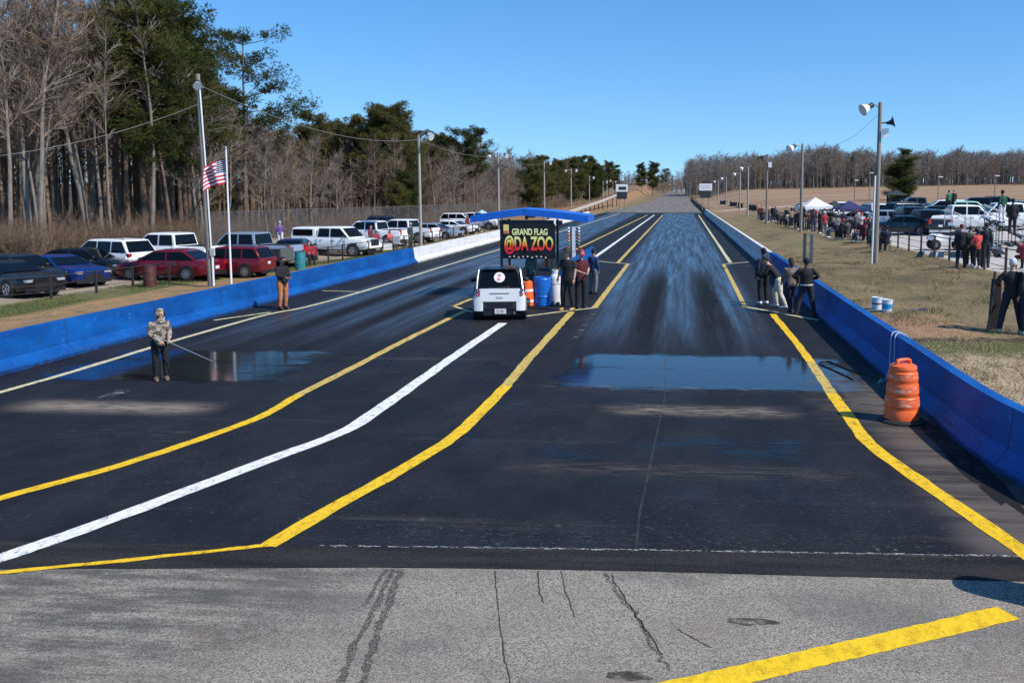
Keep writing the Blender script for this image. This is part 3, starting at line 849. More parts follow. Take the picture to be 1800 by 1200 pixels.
for p in P:
    mb = MB(); mb.tube([p - Vector((0, 0, .2)), p + Vector((0, 0, 2.6))], .04, 6); mb.build('post', fsteel, r)
mb = MB(); mb.loft([[p, p + Vector((0, 0, 2.5))] for p in P], caps=False, closed=False); mb.build('mesh', g.m, r, fix=False)
mb = MB(); mb.tube([p + Vector((0, 0, 2.52)) for p in P], .022, 5); mb.build('top_rail', fsteel, r)

# ---------------------------------------------------------------- far end: guard rail, silt fence, scoreboards
mb = MB(); P = []
for px, py, y in ((965, 381, 128), (1000, 371, 145), (1030, 361, 165), (1060, 351, 190), (1092, 338, 228)):
    P.append(pt_at(px, py, y))
r = empty('guard_rail', (P[0].x, P[0].y, terrain(P[0].x, P[0].y)), 0, 'long pale guard rail climbing the brown bank at the far left', 'guard rail')
L = [p - r.location for p in P]
mb.loft([[p + Vector((0, 0, -.55)), p + Vector((.06, 0, -.45)), p + Vector((.06, 0, -.05)), p, p + Vector((-.08, 0, 0)), p + Vector((-.08, 0, -.55))] for p in L], 0)
mb.build('rail', mat('pale_rail', (.55, .47, .40), .7, var=.2), r)
for a, b2 in zip(L, L[1:]):
    for i in range(4):
        p = a.lerp(b2, i / 4); g0 = terrain(p.x + r.location.x, p.y + r.location.y) - r.location.z
        mb = MB(); mb.box((p.x - .12, p.y, (p.z + g0) / 2 - .3), (.18, .22, max(.3, p.z - g0) + .4)); mb.build('post', fence_dark, r, smooth=False)
black_cloth = mat('black_cloth', (.012, .012, .013), .8, var=.4, scale=1.5)
segs = [(1266, 337, 1279, 346, 215), (1283, 347, 1296, 352, 190), (1297, 353, 1306, 359, 172), (1316, 357, 1331, 368, 150)]
for i, (x0, y0, x1, y1, d) in enumerate(segs):
    A = col_at(x0, d + 12, y0); B = col_at(x1, d, y1)
    mb = MB(); P = [A.lerp(B, k / 8) for k in range(9)]; P = [Vector((p.x + .15 * math.sin(k * 2.1), p.y, terrain(p.x, p.y))) for k, p in enumerate(P)]
    mb.loft([[p + Vector((0, 0, -.1)), p + Vector((0, 0, .85 + .12 * math.sin(k * 1.7))), p + Vector((.05, .03, .85 + .12 * math.sin(k * 1.7))), p + Vector((.05, .03, -.1))] for k, p in enumerate(P)], 0)
    tag(mb.build('silt_fence', black_cloth), ('black silt fence piece farthest up the slope', 'black silt fence piece second from the far end', 'shortest black silt fence piece on the slope', 'black silt fence piece nearest the crowd')[i], 'silt fence', 'black silt fence pieces on the far slope')
def scoreboard(px, y, top, mid, bot, w_px, label, window):
    b = col_at(px, y, 360); r = empty('scoreboard', b, rad(4), label, 'scoreboard')
    zt, zm, zb = (pt_at(px, q, y).z - b.z for q in (top, mid, bot)); wd = w_px / F * y
    mb = MB(); mb.box((0, 0, (zt + zm) / 2), (wd, .35, zt - zm)); f = mb.build('panel', whitem, r, smooth=False)
    if window: mb = MB(); mb.box((.05 * wd, -.18, (zt + zm) / 2 - .05), (wd * .62, .06, (zt - zm) * .42)); mb.build('display', darkm, f, smooth=False)
    else:
        for k in range(2):
            mb = MB(); mb.box((0, -.18, zm + (zt - zm) * (.36 + .3 * k)), (wd * .7, .03, .12)); mb.build('lettering', mat('sign_grey', (.45, .46, .48), .6), f, smooth=False)
    mb = MB(); mb.box((0, .02, (zb + zm) / 2), (wd * .86, .3, zm - zb - .02)); lb = mb.build('lower_box', darkm, r, smooth=False)
    for k in (-1, 1):
        mb = MB(); mb.box((k * wd * .22, .05, zb / 2 - .2), (.16, .16, zb + .4)); mb.build('post', wood, r, smooth=False)
    mb = MB(); mb.tube([(-wd * .18, 0, zt), (-wd * .15, 0, zt + .45), (wd * .25, 0, zt + .5), (wd * .3, 0, zt)], .09, 6); mb.build('bracket', darkm, r)
scoreboard(1093, 182, 324, 337, 350, 21, 'far left scoreboard with a white frame around a dark display', True)
scoreboard(1240, 178, 323, 335, 348, 22, 'far right white scoreboard above a dark box', False)
# low bridge parapet where the road goes over the crest
mb = MB(); A = pt_at(1150, 335, 560); B = pt_at(1240, 335, 540)
mb.box(((A.x + B.x) / 2, 560, terrain((A.x + B.x) / 2, 560) + .4), (abs(B.x - A.x), .5, 1.0))
tag(mb.build('parapet', mat('pale_concrete', (.42, .40, .37), .9, var=.15), smooth=False), 'pale low parapet across the crest at the far end of the road', 'parapet')

# ---------------------------------------------------------------- traffic drum
orange = mat('drum_orange', (.90, .145, .03), .45, var=.12, scale=7, bump=.1)
NTm = NT('reflective_band'); n = NTm.noise(5, (1, 1, 3), 6, .75)
NTm.set(Base_Color=NTm.mix(NTm.ramp(n, .54, .62), (.86, .17, .06), (.85, .58, .50)), Roughness=.4)
rubber = mat('rubber', (.018, .018, .019), .8, var=.3, scale=20)
def drum(loc, rz, label):
    r = empty('traffic_drum', loc, rz, label, 'traffic drum', 'orange traffic drums')
    prof = [(.285, .05), (.295, .06), (.292, .20), (.280, .22), (.278, .25), (.286, .27), (.276, .42), (.262, .44), (.260, .47), (.268, .49), (.258, .64), (.245, .66), (.243, .69), (.250, .71), (.240, .84), (.222, .86), (.220, .89), (.226, .91), (.215, .955), (.17, .975), (0.02, .98)]
    mb = MB(); mb.lathe(prof, n=32); mb.build('body', orange, r, angle=30)
    for z0, z1, r0, r1 in ((.29, .40, .2865, .279), (.51, .62, .2685, .261), (.73, .82, .2505, .2435)):
        mb = MB(); mb.lathe([(r0, z0), (r1, z1)], n=32, caps=False); mb.build('reflective_band', NTm.m, r, fix=False)
    mb = MB(); mb.tube([(-.15, 0, .96), (-.13, 0, 1.035), (-.08, 0, 1.05), (.08, 0, 1.05), (.13, 0, 1.035), (.15, 0, .96)], .028, 8, ell=1.3); mb.build('handle', orange, r)
    mb = MB(); mb.lathe([(.38, 0), (.385, .025), (.35, .05), (.30, .06), (.27, .06)], n=32); mb.build('base_ring', rubber, r)
    return r
p = on_plane(1587, 742); drum((p.x, p.y + .1, .002), .5, 'orange traffic drum with worn reflective bands, beside the right blue barrier')
p = on_plane(1880, 1062); drum((p.x + .05, p.y, .002), 1.1, 'unseen orange traffic drum added past the lower right corner to shade the stripe end')  # unseen drum, added only to throw a shadow at the stripe end

# ---------------------------------------------------------------- start-line island
Yc = 33.0
bc = on_plane(928, 531); bc = Vector((bc.x, Yc, 0))
def px_x(px, y): return col_at(px, y, 450).x
root = empty('shelter', (px_x(934, Yc), Yc, .0), 0, 'open shelter with a low bright blue gable roof on thin posts, behind the white car', 'shelter')
bluesheet = mat('blue_roof_metal', (.004, .12, .55), .38, var=.12, scale=3)
ox = root.location.x
def zz(py, y): return pt_at(934, py, y).z
mb = MB(); xl, xm, xr2 = px_x(833, Yc) - ox, px_x(925, Yc) - ox, px_x(1036, Yc) - ox
ze1, zr, ze2 = zz(383, Yc), zz(370, Yc), zz(382, Yc)
def slope(mb, xa, za, xb, zb, n=10):
    for y0, y1 in ((-.54, 1.9),):
        top = []
        for i in range(n + 1):
            t = i / n; x = xa + (xb - xa) * t; z = za + (zb - za) * t + .02 * math.sin(t * math.pi)
            top.append([(x, y0, z - .17), (x, y0, z + .07), (x, (y0 + y1) / 2, z + .10), (x, y1, z + .07), (x, y1, z - .17)])
        mb.loft(top, 0, True)
slope(mb, xl, ze1, xm, zr); mb.build('roof_slope', bluesheet, root, angle=30)
mb = MB(); slope(mb, xm + .02, zr, xr2, ze2); mb.build('roof_slope', bluesheet, root, angle=30)
for k, px in enumerate((884, 972)):
    for yy in (-.25, 1.3):
        x = px_x(px, Yc) - ox
        mb = MB(); mb.box((x, yy, 1.42), (.08, .08, 2.84)); mb.build('post', darkm, root, smooth=False)
mb = MB(); mb.box((px_x(928, Yc) - ox, -.25, zz(390, Yc)), (2.0, .07, .14)); mb.box((px_x(928, Yc) - ox, -.25, zz(384, Yc) + .12), (.10, .07, .30)); mb.build('beam', darkm, root, smooth=False)
mb = MB(); mb.lathe([(.16, 0), (.20, .03), (.12, .1), (.02, .12)], (px_x(932, Yc) - ox, .1, zz(382, Yc) - .02), 14); mb.build('dome_lamp', whitem, root)
mb = MB(); mb.box((px_x(985, Yc) - ox, -.3, zz(391, Yc)), (.22, .22, .16)); mb.build('loudspeaker', darkm, root, smooth=False)
# low counter below the banner
mb = MB(); mb.box((px_x(942, Yc) - ox, .5, .52), (1.1, .7, 1.04)); mb.build('counter', mat('counter_dark', (.03, .035, .045), .6), root, smooth=False)
# banner
by = Yc - .50
xa, xb = px_x(883, by), px_x(976, by); zt, zb = zz(393, by), zz(455, by)
ban = empty('banner', ((xa + xb) / 2, by, zb), 0, 'black event banner with tall yellow to red lettering, hung under the blue roof', 'banner')
bw, bh = xb - xa, zt - zb
mb = MB(); NX2 = 24
mb.loft([[(-bw / 2 + bw * i / NX2, .02 * math.sin(i * .9), 0), (-bw / 2 + bw * i / NX2, .012 * math.sin(i * .7 + 1), bh), (-bw / 2 + bw * i / NX2, .012 * math.sin(i * .7 + 1) + .012, bh), (-bw / 2 + bw * i / NX2, .02 * math.sin(i * .9) + .012, 0)] for i in range(NX2 + 1)], 0)
mb.build('cloth', mat('banner_black', (.006, .006, .007), .5), ban)
def grad(name, stops):
    m = bpy.data.materials.new(name); m.use_nodes = True; t = m.node_tree; b = t.nodes['Principled BSDF']
    tc = nd(t, 'ShaderNodeTexCoord'); s = nd(t, 'ShaderNodeSeparateXYZ'); t.links.new(tc.outputs['Object'], s.inputs[0])
    mr = nd(t, 'ShaderNodeMapRange'); mr.inputs[1].default_value = 0; mr.inputs[2].default_value = bh
    t.links.new(s.outputs[2], mr.inputs[0])
    cr = nd(t, 'ShaderNodeValToRGB')
    while len(cr.color_ramp.elements) < len(stops): cr.color_ramp.elements.new(.5)
    for e, (p, c) in zip(cr.color_ramp.elements, stops): e.position = p; e.color = (*c, 1)
    t.links.new(mr.outputs[0], cr.inputs[0]); t.links.new(cr.outputs[0], b.inputs['Base Color']); b.inputs['Roughness'].default_value = .5
    return m
ink = grad('flame_ink', [(.0, (.5, .0, .09)), (.2, (.9, .015, .04)), (.36, (.95, .06, .025)), (.45, (1, .55, .07)), (.58, (1, .92, .30)), (1, (1, 1, .6))])
def text(s, x0, x1, z0, z1, name, m, y=-.034, parent=ban):
    c = bpy.data.curves.new(name, 'FONT'); c.body = s; c.extrude = .004; c.offset = .03; c.align_x = 'LEFT'
    o = bpy.data.objects.new(name, c); col.objects.link(o)
    bpy.context.view_layer.update()
    me = bpy.data.meshes.new_from_object(o.evaluated_get(bpy.context.evaluated_depsgraph_get()))
    bpy.data.objects.remove(o)
    X = [v.co.x for v in me.vertices]; Y = [v.co.y for v in me.vertices]
    a, b2, c2, d = min(X), max(X), min(Y), max(Y)
    for v in me.vertices:
        zc = v.co.z
        v.co = Vector((x0 + (v.co.x - a) / (b2 - a) * (x1 - x0), y - zc, z0 + (v.co.y - c2) / (d - c2) * (z1 - z0)))
    me.materials.clear(); me.materials.append(m)
    o = bpy.data.objects.new(name, me); col.objects.link(o); o.parent = parent
    return o
text('@DA ZOO', -bw * .455, bw * .465, bh * .13, bh * .66, 'lettering', ink)
text('GRAND FLAG', -bw * .31, bw * .36, bh * .67, bh * .86, 'lettering', ink)
mb = MB(); mb.box((-bw * .42, -.028, bh * .84), (bw * .10, .01, bh * .26)); q = mb.build('logo_panel', mat('logo_yellow', (.85, .72, .25), .5), ban, smooth=False)
mb = MB(); mb.box((-bw * .42, -.037, bh * .76), (bw * .09, .01, bh * .08)); mb.build('logo_band', mat('logo_red', (.7, .18, .08), .5), q, smooth=False)
mb = MB()
for i in range(9): mb.ball((-bw * .36 + i * bw * .085, -.034, bh * (.055 + .018 * math.sin(i * 2.2))), (.035, .006, .03))
mb.build('small_logos', mat('logo_pale', (.75, .6, .6), .5), ban)

# starting tree lights
b = col_at(1009, 44.0, 470); b.z = 0
r = empty('starting_tree', (b.x, 44, .0), 0, 'white start-light post with small lamps on both sides, behind the man in the hat', 'start lights')
zt = pt_at(1009, 397, 44).z
mb = MB(); mb.box((0, 0, zt / 2), (.17, .10, zt)); mb.build('mast', whitem, r, smooth=False)
for k, (n, c) in enumerate((('white', (.75, .75, .7)), ('white', (.75, .75, .7)), ('amber', (.6, .28, .06)), ('amber', (.6, .28, .06)), ('amber', (.6, .28, .06)), ('green', (.05, .3, .16)), ('red', (.5, .06, .04)))):
    for s in (-1, 1):
        z = zt - .12 - k * .155
        mb = MB(); mb.tube([(s * .09, -.02, z), (s * .22, -.02, z)], .03, 6); q = mb.build('lamp_holder', darkm, r)
        mb = MB(); mb.ball((s * .25, -.07, z), .065, 8, 6); mb.build('lamp', mat('bulb_' + n, c, .25), q)
mb = MB(); mb.box((0, 0, zt + .06), (.42, .14, .12)); mb.build('cap_box', mat('teal_box', (.02, .12, .13), .5), r, smooth=False)

# plastic drum, gas cylinder, striped drum behind the car
bd = on_plane(951, 539)
r = empty('plastic_drum', (bd.x, bd.y + .3, .0), 0, 'blue plastic drum between the white car and the white cylinder', 'drum')
bp = mat('blue_plastic', (.006, .13, .52), .42, var=.1, scale=4)
mb = MB(); mb.lathe([(.28, 0), (.30, .03), (.30, .29), (.312, .31), (.312, .34), (.30, .36), (.30, .62), (.295, .92), (.275, .955), (.02, .955)], n=44); mb.build('body', bp, r, angle=10)
mb = MB(); mb.lathe([(.27, .956), (.275, .985), (.255, .985), (.25, .957)], n=28); mb.build('rim', bp, r)
bd = on_plane(975, 536)
r = empty('gas_cylinder', (bd.x, bd.y + .2, .0), 0, 'tall white gas cylinder standing left of the man in black', 'gas cylinder')
wp = mat('cylinder_white', (.74, .73, .70), .4, var=.1, scale=5)
mb = MB(); mb.lathe([(.185, 0), (.19, .03), (.19, .86), (.175, .97), (.13, 1.05), (.06, 1.09), (.02, 1.09)], n=24); mb.build('body', wp, r)
mb = MB(); mb.lathe([(.11, 1.05), (.12, 1.06), (.12, 1.20), (.105, 1.20), (.10, 1.07)], n=18); mb.build('collar', wp, r)
mb = MB(); mb.lathe([(.03, 1.09), (.03, 1.2), (.055, 1.21), (.055, 1.25), (.01, 1.26)], n=10); mb.build('valve', mat('brass', (.4, .28, .1), .35, metal=.9), r)
mb = MB(); mb.lathe([(.193, .70), (.193, .72)], n=24, caps=False); mb.build('strap', darkm, r, fix=False)
mb = MB(); mb.box((.12, -.18, .05), (.1, .14, .1)); mb.box((-.12, -.16, .04), (.1, .12, .08)); mb.build('foot', darkm, r, smooth=False)
bd = on_plane(931, 541)
r = empty('traffic_drum', (bd.x - .16, bd.y + .40, .0), 0, 'red-orange striped drum squeezed between the white car and the blue drum', 'traffic drum', 'orange traffic drums')
mb = MB(); mb.lathe([(.22, .03), (.24, .05), (.225, .5), (.19, .84), (.12, .88), (.02, .88)], n=24); mb.build('body', orange, r)
for z0, z1, r0, r1 in ((.16, .24, .2385, .236), (.52, .60, .2255, .219)):
    mb = MB(); mb.lathe([(r0, z0), (r1, z1)], n=24, caps=False); mb.build('reflective_band', whitem, r, fix=False)
mb = MB(); mb.lathe([(.30, 0), (.30, .04), (.24, .05)], n=24); mb.build('base_ring', rubber, r)
# red post by the counter
b = on_plane(957, 505); mb = MB(); xx = px_x(957, 34.8)
mb.box((0, 0, .8), (.14, .1, 1.6)); mb.box((0, 0, 1.62), (.2, .14, .06)); o = mb.build('marker_post', mat('post_red', (.5, .07, .05), .5), None, smooth=False); o.location = (xx, 35.4, 0)
tag(o, 'pinkish red post under the right side of the banner', 'post')

# paint buckets behind the right barrier
for i, (px, py, y, c, lab) in enumerate(((1541, 546, 27.2, (.72, .74, .74), 'white paint bucket with a dark stripe on the dry grass, left of a blue-splashed one'), (1559, 552, 26.6, (.74, .76, .77), 'white paint bucket splashed light blue, on the dry grass behind the right barrier'))):
    b = col_at(px, y, py); r = empty('paint_bucket', b, .4 * i, lab, 'bucket', 'paint buckets on the grass')
    mb = MB(); mb.lathe([(.13, 0), (.15, .34), (.158, .345), (.158, .37), (.146, .37), (.14, .345), (.02, .33)], n=20); mb.build('body', mat('bucket_white%d' % i, c, .4), r)
    mb = MB(); mb.lathe([(.1385 if i else .1425, .10 if i else .16), (.1475 if i else .1455, .24 if i else .20)], n=20, caps=False); mb.build('paint_splash', mat('splash_blue', (.03, .32, .6), .4) if i else darkm, r, fix=False)
    mb = MB(); mb.tube([(.15 * math.cos(t), .15 * math.sin(t) * .3 - .12, .34 - .12 * math.sin(t)) for t in [math.pi * k / 10 for k in range(11)]], .005, 5); mb.build('handle', steel, r)
b = col_at(1590, 26.7, 545); mb = MB(); mb.tube([(0, 0, .03), (.45, .1, .03)], .018, 6); mb.box((.55, .12, .04), (.22, .09, .05)); o = mb.build('paint_roller', mat('roller_navy', (.03, .05, .12), .6)); o.location = b
tag(o, 'dark paint roller lying on the grass right of the buckets', 'paint roller')
p = col_at(1538, 26.8, 553)
mb = MB()
for i in range(24):
    a = 2 * math.pi * i / 24; q = .45 + .15 * noise.noise((math.cos(a), math.sin(a), 2))
    x, y = p.x - .15 + q * 1.1 * math.cos(a), p.y + .1 + q * .5 * math.sin(a); mb.v.append((x, y, terrain(x, y) + .012))
mb.face(range(24)); tag(mb.build('tarp', mat('tarp_teal', (.02, .14, .25), .6), smooth=False), 'small teal sheet spread under the paint buckets', 'sheet')

# bins on the left verge
def bin_(px, py, c, label, top=True, h=.95, r0=.27):
    b = on_ground(px, py); r = empty('trash_can', b, 0, label, 'trash can', 'trash cans on the left verge')
    m = mat('bin_' + label.split()[0], c, .55, var=.2, scale=4)
    mb = MB(); mb.lathe([(r0 * .92, 0), (r0, .02), (r0, h * .33), (r0 * 1.03, h * .34), (r0, h * .36), (r0, h * .66), (r0 * 1.03, h * .67), (r0, h * .69), (r0 * 1.02, h), (r0 * .94, h), (r0 * .93, h - .1), (.02, h - .12)], n=20); mb.build('body', m, r, angle=30)
    mb = MB(); mb.lathe([(r0 * .90, h - .09), (r0 * .9, h - .02), (.02, h + .02)], n=20); mb.build('bag', darkm, r)
bin_(264, 504, (.085, .022, .02), 'maroon drum trash can at the fence, in front of the red car')
bin_(528, 474, (.02, .20, .23), 'teal drum trash can at the fence, behind the man in orange trousers')
# ---------------------------------------------------------------- vehicles (local x forward, z up)
glass = mat('car_glass', (.004, .005, .006), .09, spec=.22)
tyre_m = mat('tyre', (.012, .012, .012), .8)
rim_m = mat('rim_alloy', (.42, .43, .45), .35, metal=.7)
black_pl = mat('black_plastic', (.012, .012, .013), .55)
headl = mat('headlight', (.34, .37, .40), .08)
taill = mat('taillight', (.32, .012, .012), .2)
chrome = mat('chrome', (.6, .6, .62), .2, metal=.9)
plate_m = mat('plate', (.7, .7, .68), .5)
def paint_m(name, c, metal=.25):
    return mat('car_' + name, c, .28, metal=metal, coat=.45)
WHITE = paint_m('white', (.84, .84, .83), 0); BLACK = paint_m('black', (.008, .009, .012)); BLUE = paint_m('blue', (.008, .028, .16)); RED = paint_m('red', (.17, .006, .016))
SILVER = paint_m('silver', (.42, .46, .50), .5); NAVY = paint_m('navy', (.012, .016, .045)); TEAL = paint_m('teal', (.006, .025, .035)); GREY = paint_m('grey', (.10, .11, .12), .4); MINT = paint_m('mint', (.35, .68, .55), .1)
CHAR = paint_m('charcoal', (.018, .022, .026), .3)

def lower_rings(st, zb_in=.02):
    rings = []
    for x, zb, zt, hw in st:
        h = zt - zb
        half = [(hw * .80, zb), (hw * .95, zb + .05 * h), (hw * .99, zb + .28 * h), (hw, zb + .52 * h), (hw * .975, zb + .78 * h), (hw * .93, zt - .05 * h), (hw * .80, zt), (hw * .4, zt + .015)]
        rings.append([(x, -y, z) for y, z in half][::1] + [(x, y, z) for y, z in half[::-1]])
    return rings
def cabin_rings(x0, x1, x2, x3, zb, zr, hb, ht):
    st = [(x0, zb + .005)]
    st += [(x1, zr - .05), (x1 + .22, zr - .012), ((x1 + x2) / 2, zr), (x2 - .25, zr - .012), (x2, zr - .05), (x3, zb + .005)]
    rings = []
    for x, z in st:
        f = (z - zb) / (zr - zb); h = z - zb
        hw = hb + (ht - hb) * f; rr = min(.10, h * .5)
        half = [(hb, zb), (hb + (hw - hb) * .6, zb + h * .6), (hw, z - rr * .7), (hw - rr * .4, z - rr * .2), (hw - rr, z), (hw * .4, z + .012 * f)]
        rings.append([(x, -y, q) for y, q in half] + [(x, y, q) for y, q in half[::-1]])
    return rings
def side_y(z, zb, zr, hb, ht): return hb + (ht - hb) * (z - zb) / (zr - zb)

def vehicle(name, S):
    """returns an Empty that parents body, cabin, windows, wheels and lights"""
    L, H, hw = S['L'], S['H'], S['hw']; zb = S['belt']; hb, ht = hw * .90, hw * S.get('tuck', .74)
    x0, x1, x2, x3 = S['cab']; R0 = S.get('tyre', .34); xf, xr = S['axle']
    r = empty(name)
    mb = MB(); mb.loft(lower_rings(S['st']), 0, True)
    body = mb.build('body', WHITE, r, angle=38); body['paint'] = 1
    mb = MB(); mb.loft(cabin_rings(x0, x1, x2, x3, zb - .03, H, hb, ht), 0, True)
    cab = mb.build('cabin', WHITE, r, angle=38); cab['paint'] = 1
    o = .012
    def win(poly, nm='window'):
        mb = MB(); mb.loft([poly, [tuple(Vector(p) - Vector(S_) * .02) for p, S_ in zip(poly, [nrm] * len(poly))]], 0, True); return mb.build(nm, glass, cab, smooth=False)
    # windscreen and rear glass
    for (xa, xb_, nm) in ((x3, x2, 'windscreen'), (x0, x1, 'rear_window')):
        zlo, zhi = zb + .05, H - .10
        def xat(z): return xa + (xb_ - xa) * (z - zb) / (H - .05 - zb)
        s = 1 if xa > xb_ else -1
        nrm = Vector((H - .05 - zb, 0, abs(xa - xb_))).normalized(); nrm.x *= s
        wl_, wh_ = side_y(zlo, zb, H, hb, ht) - .09, side_y(zhi, zb, H, hb, ht) - .10
        poly = [Vector((xat(zlo), -wl_, zlo)), Vector((xat(zlo), wl_, zlo)), Vector((xat(zhi), wh_, zhi)), Vector((xat(zhi), -wh_, zhi))]
        win([tuple(p + nrm * o) for p in poly], nm)
    # side windows
    zlo, zhi = zb + .04, H - .11
    def xfr(z): return x3 + (x2 - x3) * (z - zb) / (H - .05 - zb) - .13
    def xre(z): return x0 + (x1 - x0) * (z - zb) / (H - .05 - zb) + .13
    cuts = S.get('pillars', [.5])
    fr = [0] + cuts + [1]
    for sgn in (-1, 1):
        nrm = Vector((0, sgn, .25)).normalized()
        for a, b_ in zip(fr, fr[1:]):
            def X(f, z, e):
                return xre(z) + (xfr(z) - xre(z)) * f + e
            ea = 0 if a == 0 else .05; eb = 0 if b_ == 1 else -.05
            pl = [(X(a, zlo, ea), zlo), (X(b_, zlo, eb), zlo), (X(b_, zhi, eb), zhi), (X(a, zhi, ea), zhi)]
            if 0 < a: pl[0] = (pl[3][0] * .5 + pl[0][0] * .5, zlo); pl[3] = (pl[0][0], zhi)
            if b_ < 1: m_ = (pl[1][0] + pl[2][0]) / 2; pl[1] = (m_, zlo); pl[2] = (m_, zhi)
            win([tuple(Vector((x, sgn * side_y(z, zb, H, hb, ht), z)) + nrm * o) for x, z in pl])
    # wheels
    hwx = S.get('hwx', hw)
    for x in (xf, xr):
        for sgn in (-1, 1):
            mb = MB(); mb.tube([(x, sgn * (hwx - .25), R0 + .02), (x, sgn * (hwx + .004), R0 + .02)], R0 * 1.17, 22); mb.build('wheel_arch', black_pl, r)
            mb = MB()
            prof = [(R0 * .62, -.11), (R0 * .93, -.11), (R0, -.07), (R0, .07), (R0 * .93, .11), (R0 * .62, .11)]
            rings = [[(x + q * math.cos(2 * math.pi * j / 24), sgn * (hwx - .09) + t, R0 + q * math.sin(2 * math.pi * j / 24)) for j in range(24)] for q, t in prof]
            mb.loft(rings, 0, True); wl_ = mb.build('wheel', tyre_m, r)
            mb = MB(); yy = sgn * (hwx + .022)
            for k in range(S.get('spokes', 6)):
                a = 2 * math.pi * k / S.get('spokes', 6); ca, sa = math.cos(a), math.sin(a)
                q = R0 * .62
                pr = [(x + ca * .03 - sa * .035, R0 + sa * .03 + ca * .035), (x + ca * q - sa * .05, R0 + sa * q + ca * .05), (x + ca * q + sa * .05, R0 + sa * q - ca * .05), (x + ca * .03 + sa * .035, R0 + sa * .03 - ca * .035)]
                mb.prism(pr, yy - .012, yy + .012)
            mb.tube([(x, yy - .02, R0), (x, yy + .016, R0)], R0 * .17, 12)
            ro = [[(x + q * math.cos(2 * math.pi * j / 24), yy + t, R0 + q * math.sin(2 * math.pi * j / 24)) for j in range(24)] for q, t in ((R0 * .64, -.02), (R0 * .64, .012), (R0 * .56, .012), (R0 * .56, -.02))]
            mb.loft(ro + [ro[0]], 0, False); mb.build('rim', S.get('rim', rim_m), wl_, angle=30)
    fx, rx = S['st'][-1][0], S['st'][0][0]
    hh = S.get('lamp_z', .68)
    for sgn in (-1, 1):
        yl = hw * .66
        mb = MB(); mb.box((fx - .05, sgn * yl, hh), (.16, hw * .34, S.get('lamp_h', .10)), sgn * -.25); mb.build('headlight', headl, r)
        mb = MB(); mb.box((rx + .05, sgn * hw * .78, S.get('tail_z', .82)), (.14, hw * .26, S.get('tail_h', .16)), sgn * .2); mb.build('taillight', taill, r)
        mb = MB(); mb.ball((x3 - .38, sgn * (hb + .13), zb + .10), (.07, .11, .075)); mb.build('mirror', black_pl, r)
        for xh in S.get('handles', ()):
            mb = MB(); mb.box((xh, sgn * (hw * .995), zb - .14), (.16, .03, .035)); mb.build('door_handle', chrome, r)
        for xd in S.get('seams', ()):
            mb = MB(); mb.box((xd, sgn * (hw - .005), (zb + .36) / 2 + .02), (.014, .03, zb - .46)); mb.build('door_seam', black_pl, r)
        mb = MB(); mb.box(((xf + xr) / 2, sgn * (hw * .955), .27), (abs(xf - xr) - 2.3 * R0, .05, .10)); mb.build('sill', black_pl, r)
    gz = S.get('grille', (.50, .20))
    mb = MB(); mb.box((fx - .01, 0, gz[0]), (.07, hw * .9, gz[1])); mb.build('grille', S.get('grille_m', black_pl), r)
    mb = MB(); mb.box((fx - .01, 0, .30), (.10, hw * 1.66, .16)); mb.build('bumper', S.get('bump_m', black_pl), r)
    mb = MB(); mb.box((rx + .01, 0, .36), (.10, hw * 1.66, .18)); mb.build('bumper', S.get('bump_m', black_pl), r)
    mb = MB(); mb.box((rx - .03, 0, S.get('plate_z', .62)), (.02, .30, .15)); mb.build('number_plate', plate_m, r)
    if S.get('bed'):
        bx0, bx1, bz = S['bed']
        mb = MB(); mb.box(((bx0 + bx1) / 2, 0, bz + .012), (bx1 - bx0, hw * 1.5, .03)); mb.build(S.get('bed_name', 'bed_floor'), black_pl, r)
    if S.get('rails'):
        for sgn in (-1, 1):
            mb = MB(); mb.tube([(x1 + .1, sgn * ht * .86, H + .0), (x1 + .2, sgn * ht * .86, H + .06), (x2 - .3, sgn * ht * .86, H + .06), (x2 - .1, sgn * ht * .86, H)], .018, 6); mb.build('roof_rail', black_pl, r)
    if S.get('cap'):
        c0, c1, cz = S['cap']
        mb = MB(); mb.loft(cabin_rings(c0, c0 + .12, c1 - .02, c1, zb - .03, cz, hb, ht + .06), 0, True); cc = mb.build('bed_cap', WHITE, r); cc['paint'] = 1
        for sgn in (-1, 1):
            mb = MB(); za, zc = zb + .10, cz - .14
            nrm = Vector((0, sgn, .2))
            mb.box(((c0 + c1) / 2, sgn * (side_y((za + zc) / 2, zb, cz, hb, ht + .06) + .008), (za + zc) / 2), (c1 - c0 - .4, .03, zc - za)); mb.build('window', glass, cc)
    return r
SEDAN = dict(L=4.9, H=1.45, hw=.92, belt=.93, cab=(-2.0, -1.15, .35, 1.25), axle=(1.45, -1.42), pillars=[.52], seams=(.95, -.05, -1.05), handles=(.15, -.85),
             st=[(-2.42, .38, .85, .74), (-2.30, .28, .96, .86), (-1.9, .22, 1.0, .91), (-1.0, .20, .97, .92), (.4, .20, .95, .92), (1.2, .20, .93, .91), (1.9, .22, .84, .89), (2.28, .26, .74, .82), (2.42, .34, .62, .70)])
COUPE = dict(L=4.8, H=1.36, hw=.94, belt=.92, cab=(-2.0, -.95, .15, 1.05), axle=(1.42, -1.38), pillars=[.62], seams=(.85, -.5), handles=(-.3,), tyre=.35, spokes=5,
             st=[(-2.38, .40, .90, .78), (-2.26, .28, 1.0, .88), (-1.7, .22, 1.01, .94), (-.9, .20, .95, .93), (.4, .20, .93, .93), (1.1, .20, .93, .93), (1.9, .22, .88, .91), (2.26, .26, .80, .86), (2.38, .34, .70, .76)])
